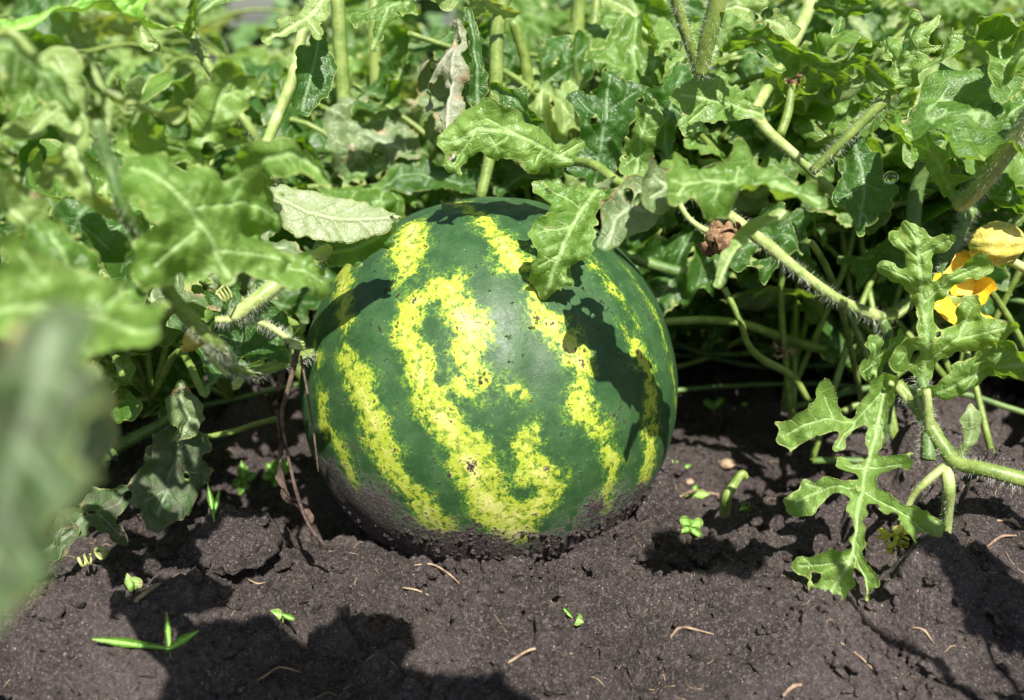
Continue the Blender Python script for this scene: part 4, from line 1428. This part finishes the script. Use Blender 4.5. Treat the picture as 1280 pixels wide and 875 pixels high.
traced_leaf(vf, [(45, 70, 20), (75, 120, 26), (95, 180, 22), (120, 235, 15), (148, 288, 8)], [[(70, 120, 14), (35, 165, 14)], [(95, 185, 12), (60, 230, 10), (35, 240, 6)], [(80, 130, 14), (110, 160, 13)]],
            d0=.36, d1=.37, roll=20, seed=104, fold=14, ruffle=1.6, mat=M_PALE, label='pale narrow lobed leaf drooping in front')
traced_leaf(vf, [(-20, 60, 20), (20, 70, 22), (60, 85, 20), (90, 110, 10)], [[(20, 70, 14), (15, 110, 16)], [(45, 80, 12), (60, 110, 12)]], d0=.33, d1=.34, roll=-30, seed=105, ruffle=1.6, mat=M_LEAF)
traced_leaf(vf, [(-20, 240, 20), (20, 270, 30), (60, 300, 22), (80, 330, 10)], [], d0=.35, d1=.36, roll=-30, seed=106, ruffle=1.4, mat=M_PALE)
traced_leaf(vf, [(-20, 150, 20), (0, 190, 26), (20, 230, 16)], [], d0=.36, d1=.36, roll=30, seed=107, ruffle=1.4, mat=M_DARK)
stem(vf, [(-40, 60, .30, 8), (10, 40, .31, 7), (45, 70, .31, 6)], M_STEM)


traced_leaf(vf, [(60, 300, 20), (90, 350, 40), (120, 400, 40), (150, 430, 16)], [[(90, 350, 24), (40, 370, 24)], [(110, 380, 24), (165, 360, 20)]], d0=.36, d1=.36, roll=-20, seed=108, ruffle=1.2, mat=M_LEAF)  # added leaf, hidden behind the blurred one, to shade the left soil
traced_leaf(vf, [(-30, 330, 20), (20, 400, 40), (50, 460, 36)], [], d0=.37, d1=.37, roll=20, seed=109, ruffle=1.2, mat=M_DARK)
# ------------------------------------------------------------------ filling growth, drawn from shared leaf shapes
RB = random.Random(99)
VAR = []
for k in range(14):
    L = 1.0
    Lm = RB.uniform(0.065, 0.10)
    lb = random_lobes(RB, Lm, 1.0, RB.uniform(.75, 1.0))
    P, F, A = leaf_blade(lb, 0.0020, bend=RB.choice((-12, -7, -4, 6)), fold=RB.choice((-9, -5, 6, 12, 18)), ruffle=RB.uniform(1.0, 1.8), seed=500 + k, smooth=.0022)
    ms = {}
    for mt in (M_LEAF, M_DARK, M_PALE, M_BRIGHT, M_DRY):
        ms[mt.name] = mesh_np('leaf', P, F, mt, attr=A)
    VAR.append(ms)
M_LEAF2 = M_LEAF


def put_leaf(parent, tip, X, N, mt, scale, base):
    me = RB.choice(VAR)[mt.name]
    o = bpy.data.objects.new('leaf', me)
    COL.objects.link(o)
    X = X.normalized()
    N = (N - X * N.dot(X)).normalized()
    Mt = Matrix((X, N.cross(X), N)).transposed().to_4x4()
    o.parent = parent
    W = Matrix.Translation(tip) @ Mt @ Matrix.Scale(scale, 4)
    o.matrix_basis = world_loc(parent).inverted() @ W
    # stalk from the runner to the blade
    mid = base.lerp(tip, .55) + Vector((RB.uniform(-.012, .012), RB.uniform(-.012, .012), .02))
    r = .0022
    pts = [(*base, r * 1.1), (*mid, r), (*(tip - X * .006), r * .9), (*tip, r * .6)]
    V, F, *_ = tube(pts, 6, 4)
    s = part('leaf_stalk', mesh_np('leaf_stalk', V, F, M_STEM), o, origin=tuple(base))
    return o


def clear_of(p, rad=.05):
    """keeps the filling growth off the melon and the open soil in front of it"""
    if (p - MC).length < MR + rad:
        return False
    x, y, d = pix(p)
    return True


def filling_vine(label, start, heading, length, height, n, ymin=.72, group='watermelon vines growing behind the melon', wander=.5, dark=.52, scale=1.0, okf=None, low=0.3):
    v = thing('watermelon_vine', label, 'watermelon vine', (start[0], start[1], 0), group)
    pts = []
    for sh in range(3):
        a = heading + RB.uniform(-.15, .15)
        x, y = start[0], start[1] + RB.uniform(-.08, .08)
        step = .06
        m = int(length / step)
        ph = RB.random() * 6
        sp_ = []
        for i in range(m + 1):
            z = .02 + height * (0.0, .35, .6)[sh] * (.6 + .4 * math.sin(i * .9 + ph)) * min(1, i / 2)
            sp_.append((x, y, z, .0026 * (1 - .35 * i / (m + 1))))
            a += RB.uniform(-wander, wander)
            a += .25 * math.sin(heading - a)
            x += math.cos(a) * step
            y += math.sin(a) * step
        runs, cur = [], []
        for p in sp_ + [None]:
            if p is not None and (Vector(p[:3]) - MC).length > MR + .03 and p[1] > max(.5, ymin - .12):
                cur.append((p[0], p[1], p[2] + RB.uniform(0, .012), p[3]))
            else:
                runs.append(cur)
                cur = []
        sp_ = max(runs, key=len)
        if len(sp_) < 3:
            continue
        V, F, *_ = tube(sp_, 7, 4)
        part('stem', mesh_np('stem', V, F, M_STEMD if sh < 2 else M_STEM), v, origin=sp_[0][:3])
        pts += sp_
    tries = 0
    k = 0
    while k < n and tries < n * 14:
        tries += 1
        b = Vector(RB.choice(pts)[:3])
        h = height * (low + (1 - low) * RB.random() ** .8)
        sp = .30 * height + .05
        tip = b + Vector((RB.uniform(-sp, sp), RB.uniform(-sp, sp), 0))
        tip.z = max(h, b.z + .01)
        if tip.z - b.z > .16:
            continue
        if tip.z < .03 or tip.y < ymin:
            continue
        if not clear_of(tip, .07):
            continue
        if okf and not okf(tip):
            continue
        an = RB.uniform(0, 2 * PI)
        X = Vector((math.cos(an), math.sin(an) - .25, RB.uniform(-.6, .5)))
        N = Vector((RB.gauss(0, .5) + .1, RB.gauss(0, .5) - .45, .75))
        end = tip + X.normalized() * .09
        if (end - MC).length < MR + .02 or end.z < .005:
            continue
        q = RB.random()
        far = start[1] > 1.3 and q < .8
        if far:
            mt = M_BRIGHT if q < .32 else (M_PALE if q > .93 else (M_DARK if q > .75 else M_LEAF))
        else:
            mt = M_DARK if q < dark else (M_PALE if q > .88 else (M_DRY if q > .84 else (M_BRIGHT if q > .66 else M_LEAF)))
        tx, ty, td = pix(tip)
        if ty < 75 and (250 < tx < 390 or 535 < tx < 595):
            continue
        put_leaf(v, tip, X, N, mt, RB.uniform(.85, 1.35) * scale, b)
        k += 1
    return v


def ok_back(t):
    x, y, d = pix(t)
    if y > 395 and 480 < x:
        return False
    return True


G1 = 'watermelon vines growing behind the melon'
filling_vine('watermelon vine close behind the melon, at its left, on upright stalks', (-.50, .80), 0.05, .9, .27, 160, .70, G1, okf=ok_back)
filling_vine('watermelon vine close behind the melon, at its right, above dark soil', (-.02, .86), 0.0, .95, .27, 150, .72, G1, okf=ok_back, low=.25)
filling_vine('watermelon vine in the second row behind the melon, left side', (-.75, 1.02), 0.0, 1.1, .38, 160, .85, G1, okf=ok_back)
filling_vine('watermelon vine in the second row behind the melon, right side', (.0, 1.08), 0.0, 1.15, .38, 170, .85, G1, okf=ok_back)
filling_vine('watermelon vine in the third row, reaching the top edge at left', (-1.0, 1.4), 0.0, 1.4, .45, 100, 1.1, G1, scale=1.2)
filling_vine('watermelon vine in the third row, reaching the top edge at right', (.1, 1.45), 0.0, 1.5, .45, 100, 1.1, G1, scale=1.2)
filling_vine('watermelon vine far back, a blurred bright green mass at left', (-1.7, 2.1), 0.0, 2.0, .50, 90, 1.6, G1, scale=1.6)
filling_vine('watermelon vine far back, a blurred bright green mass at right', (.2, 2.2), 0.0, 2.0, .50, 90, 1.6, G1, scale=1.6)


def ok_right(t):
    x, y, d = pix(t)
    return y < 345 and x > 960


filling_vine('vine with small shaded leaves below the sunlit ones at upper right', (.20, .66), .12, .5, .24, 85, .57, None, okf=ok_right, dark=.5, scale=.75, low=.5)


def ok_left(t):
    x, y, d = pix(t)
    return x < 340 and y < 500 and d > .42


filling_vine('watermelon vine under the left foreground leaves, dark and shaded', (-.45, .66), .05, .38, .19, 85, .45, None, okf=ok_left, dark=.5, scale=.8, low=.15)


def ok_mid(t):
    x, y, d = pix(t)
    return y < 215 and d > .6


filling_vine('watermelon vine standing just behind the melon top, between upright stalks', (-.15, .75), 0.0, .5, .30, 80, .66, None, okf=ok_mid, dark=.45, scale=.8, low=.6)

def ok_low(t):
    x, y, d = pix(t)
    return 250 < y < 392 and x > 830 and d > .7


filling_vine('low watermelon vine with dark leaves in the shade, right of the melon', (.10, .84), 0.0, .6, .17, 170, .72, None, okf=ok_low, dark=.75, scale=.9, low=.2)

# far off growth as one mass, up to the field's end
rr = random.Random(5)
Vs, Fs, off = [], [], 0
for i in range(9000):
    y = 2.6 * (14 / 2.6) ** rr.random()
    x = rr.uniform(-.65, .65) * y
    h = .40 + .10 * vnoise(np.array([x * 1.5]), np.array([y * 1.5]), seed=9)[0]
    z = h * (1 - .5 * rr.random() ** 2)
    tx, ty, td = pix(Vector((x, y, z)))
    if ty < 40 and (275 < tx < 350 or 545 < tx < 580):
        continue
    s = .055 * rr.uniform(.7, 1.3) * (y / 2.6) ** .35
    a = rr.uniform(0, 2 * PI)
    X = np.array([math.cos(a), math.sin(a), rr.uniform(-.5, .5)])
    N = np.array([rr.gauss(0, .5), rr.gauss(0, .5) - .4, .8])
    Y = np.cross(N, X); Y /= np.linalg.norm(Y)
    c = np.array([x, y, z])
    Vs += [c - X * s, c - Y * s * .55 + X * s * .1 + [0, 0, .01], c + X * s, c + Y * s * .55 - X * s * .1 + [0, 0, .01], c + [0, 0, -.012]]
    Fs += [(off, off + 1, off + 4), (off + 1, off + 2, off + 4), (off + 2, off + 3, off + 4), (off + 3, off, off + 4)]
    off += 5
M_FAR = simple_mat('distant_foliage', (0.05, 0.13, 0.025), (0.12, 0.22, 0.06), 4, .5, .002)
o = part('distant_foliage', mesh_np('distant_foliage', Vs, Fs, M_FAR, smooth=False))
o['kind'] = 'stuff'
o['label'] = 'far melon field foliage running to the horizon'

# unseen leaves added above the frame, only to cast shadows on near soil
vg = thing('watermelon_vine', 'unseen watermelon shoot added above the frame to shade the near soil', 'watermelon vine', (0.30, 0.05, 0))


def shade_leaf(px, py, t, L, an, mt=M_DARK, wide=1.0, seed=1, par=None):
    par = par or vg
    g = ground_hit(px, py)
    c = g + SUN * t
    X = Vector((math.cos(an), math.sin(an), 0.1)).normalized()
    N = (SUN - X * SUN.dot(X)).normalized()
    lb = ([[(-.5 * L, 0, .22 * L * wide), (0, 0, .36 * L * wide), (.45 * L, 0.02 * L, .26 * L * wide)], [(0, 0, .2 * L), (.1 * L, .35 * L * wide, .14 * L)], [(0, 0, .2 * L), (-.1 * L, -.35 * L * wide, .16 * L)]]
          if L > .078 else random_lobes(random.Random(seed), L * 1.3))
    P, F, A = leaf_blade(lb, .003, bend=2, ruffle=1.5, seed=seed, smooth=.006, serr=1.5)
    o = bpy.data.objects.new('leaf', mesh_np('leaf', P, F, mt, attr=A))
    COL.objects.link(o)
    o.parent = par
    o.matrix_basis = world_loc(par).inverted() @ Matrix.Translation(c) @ Matrix((X, N.cross(X), N)).transposed().to_4x4()
    return c


for px, py, t, L, an, mt in ((930, 500, .30, .075, .5, M_LEAF), (1010, 480, .27, .07, 2.0, M_BRIGHT), (900, 450, .26, .075, 1.2, M_LEAF),
                             (1090, 500, .25, .07, 2.6, M_DARK), (880, 540, .33, .06, .1, M_LEAF), (960, 430, .24, .08, 1.9, M_BRIGHT), (1180, 520, .22, .06, 1.1, M_LEAF)):
    shade_leaf(px, py, t, L, an, mt, seed=int(px), par=vc)
for px, py, t, L, an in ((1240, 712, .42, .05, .4), (1130, 790, .43, .04, 1.3), (930, 712, .42, .042, 3.1), (1265, 830, .40, .05, 2.0)):
    e = shade_leaf(px, py, t, L, an, M_LEAF, seed=int(px))
    V, F, *_ = tube([(.30, .05, .0, .004), (.31, .10, .20, .003), (e.x + .01, e.y - .01, e.z - .02, .002), (e.x, e.y, e.z, .0015)], 7, 6)
    part('stem', mesh_np('stem', V, F, M_STEM), vg, origin=(.30, .05, 0))
ends = [shade_leaf(428, 862, .46, .08, 1.2, seed=301), shade_leaf(500, 925, .44, .08, .3, seed=302), shade_leaf(352, 915, .46, .055, 2.2, seed=303)]  # added blades standing in for the camera holder's shadow
for e in ends:
    V, F, *_ = tube([(.30, .05, .0, .004), (.26, .06, .25, .004), (e.x + .06, e.y - .02, e.z + .03, .003), (e.x, e.y, e.z, .002)], 7, 6)
    part('stem', mesh_np('stem', V, F, M_STEM), vg, origin=(.30, .05, 0))

# ------------------------------------------------------------------ seedlings and litter
def seedling(px, py, leaves, label, cat='seedling', h_px=10, mat=M_YOUNG, group=None):
    g = on_ground(px, py)
    d = (g - CAM).dot(FWD)
    k = d / FP
    root = thing('seedling', label, cat, g, group)
    top = g + Vector((0, 0, h_px * k))
    V, F, *_ = tube([(g.x, g.y, g.z - .003, .9 * k), (g.x + .3 * k, g.y, g.z + h_px * k * .5, .9 * k), (*top, .8 * k)], 6, 3)
    part('stem', mesh_np('stem', V, F, M_YOUNG), root, origin=tuple(g))
    for (dx, dy, ln, wd, bend) in leaves:
        D = RIGHT * dx - UP * dy + FWD * RB.uniform(-.25, .1) * math.hypot(dx, dy)
        D = D.normalized()
        L = ln * k
        lb = [[(0, 0, wd * k * .35), (L * .5, 0, wd * k), (L * .92, 0, wd * k * (.85 if ln < 14 else .15))]]
        P, F, A = leaf_blade(lb, max(.0005, wd * k / 5), bend=bend / L, fold=.35 / (wd * k), ruffle=.06, seed=int(px + ln), smooth=.0005, serr=.1)
        view = (SUN * .6 + (CAM - g).normalized()).normalized()
        N = (view - D * view.dot(D)).normalized()
        o = bpy.data.objects.new('leaf', mesh_np('leaf', P, F, mat, attr=A))
        COL.objects.link(o)
        o.parent = root
        o.matrix_basis = world_loc(root).inverted() @ Matrix.Translation(top) @ Matrix((D, N.cross(D), N)).transposed().to_4x4()
    return root


seedling(213, 822, [(-100, -20, 104, 9, -.25), (-4, -50, 52, 5, .1), (42, -28, 50, 8, -.2)], 'grassy seedling with three long blades on the shaded soil at lower left', h_px=6)
seedling(354, 780, [(-8, -1, 12, 6, 0), (7, 3, 13, 6, 0)], 'tiny seedling with two round yellow green seed leaves near lower left', h_px=5)
seedling(712, 784, [(-7, -8, 13, 5, 0), (10, 4, 20, 7, -.3)], 'tiny pale seedling on open soil in front of the melon', h_px=4)
seedling(863, 668, [(-7, -9, 13, 6, 0), (9, -7, 13, 6, 0), (-10, 2, 12, 6, 0), (8, 6, 12, 6, 0)], 'small four leaved seedling right of the melon', h_px=8)
seedling(268, 655, [(-6, -40, 46, 6, -.3), (10, -50, 40, 5, .3)], 'narrow bladed seedling between the dusty leaf and the melon', h_px=8)
seedling(306, 612, [(-2, -26, 28, 8, 0), (-12, 4, 18, 7, 0), (12, -8, 20, 7, 0), (0, 16, 20, 9, 0)], 'bushy green seedling in the shade left of the melon', h_px=10)
seedling(345, 606, [(-8, -12, 20, 8, 0), (10, -18, 24, 11, 0), (0, 6, 14, 7, 0), (-16, 2, 16, 7, 0)], 'bright young seedling next to the left side of the melon', h_px=10)
seedling(165, 745, [(-3, -22, 24, 4, 0), (3, -8, 12, 5, 0)], 'thin seedling in dark soil below the coiled tendril', h_px=6)
seedling(892, 514, [(-8, -5, 13, 6, 0), (8, -8, 13, 6, 0)], 'tiny seedling in the shade far right of the melon', h_px=4)
seedling(935, 520, [(-4, -8, 10, 4, 0), (6, -4, 10, 4, 0)], 'tiniest seedling beside a clod below the arched stem', h_px=3)
seedling(866, 622, [(-14, 3, 20, 4, 0), (16, 0, 22, 4, 0), (4, -10, 14, 4, 0)], 'pale thin seedling against the right foot of the melon', h_px=6)
seedling(1060, 470, [(-18, -20, 26, 11, 0), (-16, 6, 22, 9, 0), (16, -6, 24, 10, 0), (8, 14, 22, 9, 0)], 'leafy weed seedling below the end of the arched stem', h_px=26)
seedling(1210, 668, [(22, -3, 36, 4, -.2), (10, -6, 20, 3, 0)], 'thin green sprout on the soil at the right edge', h_px=3)
seedling(850, 590, [(-6, -6, 14, 4, 0), (12, -4, 16, 4, 0)], 'pale sprig touching the right side of the melon', h_px=5)
# curled sprout
sp = thing('sprout', 'pale sprout pushing out of the soil with its tip bent over', 'sprout', on_ground(906, 640))
stem(sp, [(906, 642, .615, 7), (908, 622, .60, 7), (918, 605, .60, 6), (928, 592, .60, 5), (934, 598, .60, 3)], M_STEM)
seedling(925, 640, [(8, -6, 16, 6, 0), (16, -2, 12, 5, 0)], 'small bright leaf pair beside the bent sprout', h_px=3)


def straw(pts, label, mat=M_STRAW, cat='dry straw', name='straw'):
    W = []
    for px, py, r in pts:
        g = on_ground(px, py)
        d = (g - CAM).dot(FWD)
        W.append((g.x, g.y, g.z + r * d / FP * 1.3 + .0004, r * d / FP))
    V, F, *_ = tube(W, 6, 4)
    o = part(name, mesh_np(name, V, F, mat), None, origin=W[0][:3])
    tag(o, label, cat)
    return o


straw([(518, 710, 1.2), (540, 714, 1.4), (560, 722, 1.3), (575, 736, .8)], 'thin pale root fibre lying at the foot of the melon')
straw([(503, 738, 1), (520, 742, 1.4), (536, 746, 1)], 'short straw just below the root fibre in front of the melon')
straw([(612, 846, 1.2), (640, 832, 1.8), (670, 822, 1.8), (715, 824, 1.2)], 'long bent straw on the soil at the bottom centre')
straw([(838, 800, 1.4), (850, 790, 2.2), (870, 790, 1.6), (892, 796, 1)], 'curled pale root bit right of the bottom centre')
straw([(978, 874, 2), (990, 866, 2.6), (1002, 860, 2)], 'stubby straw at the bottom edge')
straw([(1135, 790, 1), (1152, 800, 1.6), (1166, 806, 1)], 'brown straw on the soil below the hanging leaf, right side')
straw([(1050, 806, 1.4), (1075, 826, 1.4), (1100, 846, 1.2), (1130, 852, 1)], 'long faint root running over the soil at lower right')
straw([(300, 868, 2), (330, 850, 2), (350, 840, 1.4), (378, 846, 1.2)], 'forked root in the shadow at the bottom left')
straw([(310, 728, 1), (322, 732, 1.2), (334, 730, .8)], 'tiny straw beside the largest clod')
straw([(1245, 655, 2), (1262, 660, 3), (1280, 668, 2)], 'reddish twig bit at the right edge')
straw([(850, 624, 1.6), (870, 618, 2.4), (900, 622, 1.6)], 'pale stalk bit on the soil right of the melon')
straw([(1232, 690, 1.5), (1250, 676, 1.8), (1270, 672, 1.2)], 'short twig beside the rightmost clods')
straw([(170, 760, 3), (190, 742, 3.4), (202, 732, 2)], 'broad dry stalk bit on lit soil above the grassy seedling')
for i, (px, py, r, m_, lab) in enumerate([(907, 582, 9, M_STRAW, 'brown orange fragment of dead leaf on the dark soil'), (862, 604, 5, M_STRAW, 'small tan crumb of dead leaf beside the melon foot')]):
    g = on_ground(px, py)
    d = (g - CAM).dot(FWD)
    V, Fc = lump(r * d / FP, 700 + i, 3, .5, .5)
    c = part('leaf_fragment', mesh_np('leaf_fragment', V, Fc, m_))
    c.location = g + Vector((0, 0, r * d / FP * .3))
    tag(c, lab, 'dead leaf')
# litter of fine fibres nobody could count
rr = random.Random(31)
Vs, Fs, off = [], [], 0
for i in range(260):
    x, y = rr.uniform(-.3, .35), rr.uniform(.36, .75)
    if math.hypot(x - MC.x, y - MC.y) < .09:
        continue
    a = rr.uniform(0, PI)
    L = rr.uniform(.003, .014)
    W = []
    for k in range(4):
        xx, yy = x + math.cos(a) * L * k / 3, y + math.sin(a) * L * k / 3
        W.append((xx, yy, gz_fast(xx, yy) + .0006, .00022))
        a += rr.uniform(-.5, .5)
    V, F, *_ = tube(W, 4, 2)
    Vs += V
    Fs += [tuple(q + off for q in f) for f in F]
    off += len(V)
o = part('plant_litter', mesh_np('plant_litter', Vs, Fs, M_STRAW))
o['kind'] = 'stuff'
o['label'] = 'fine root fibres and straw bits scattered over the soil'
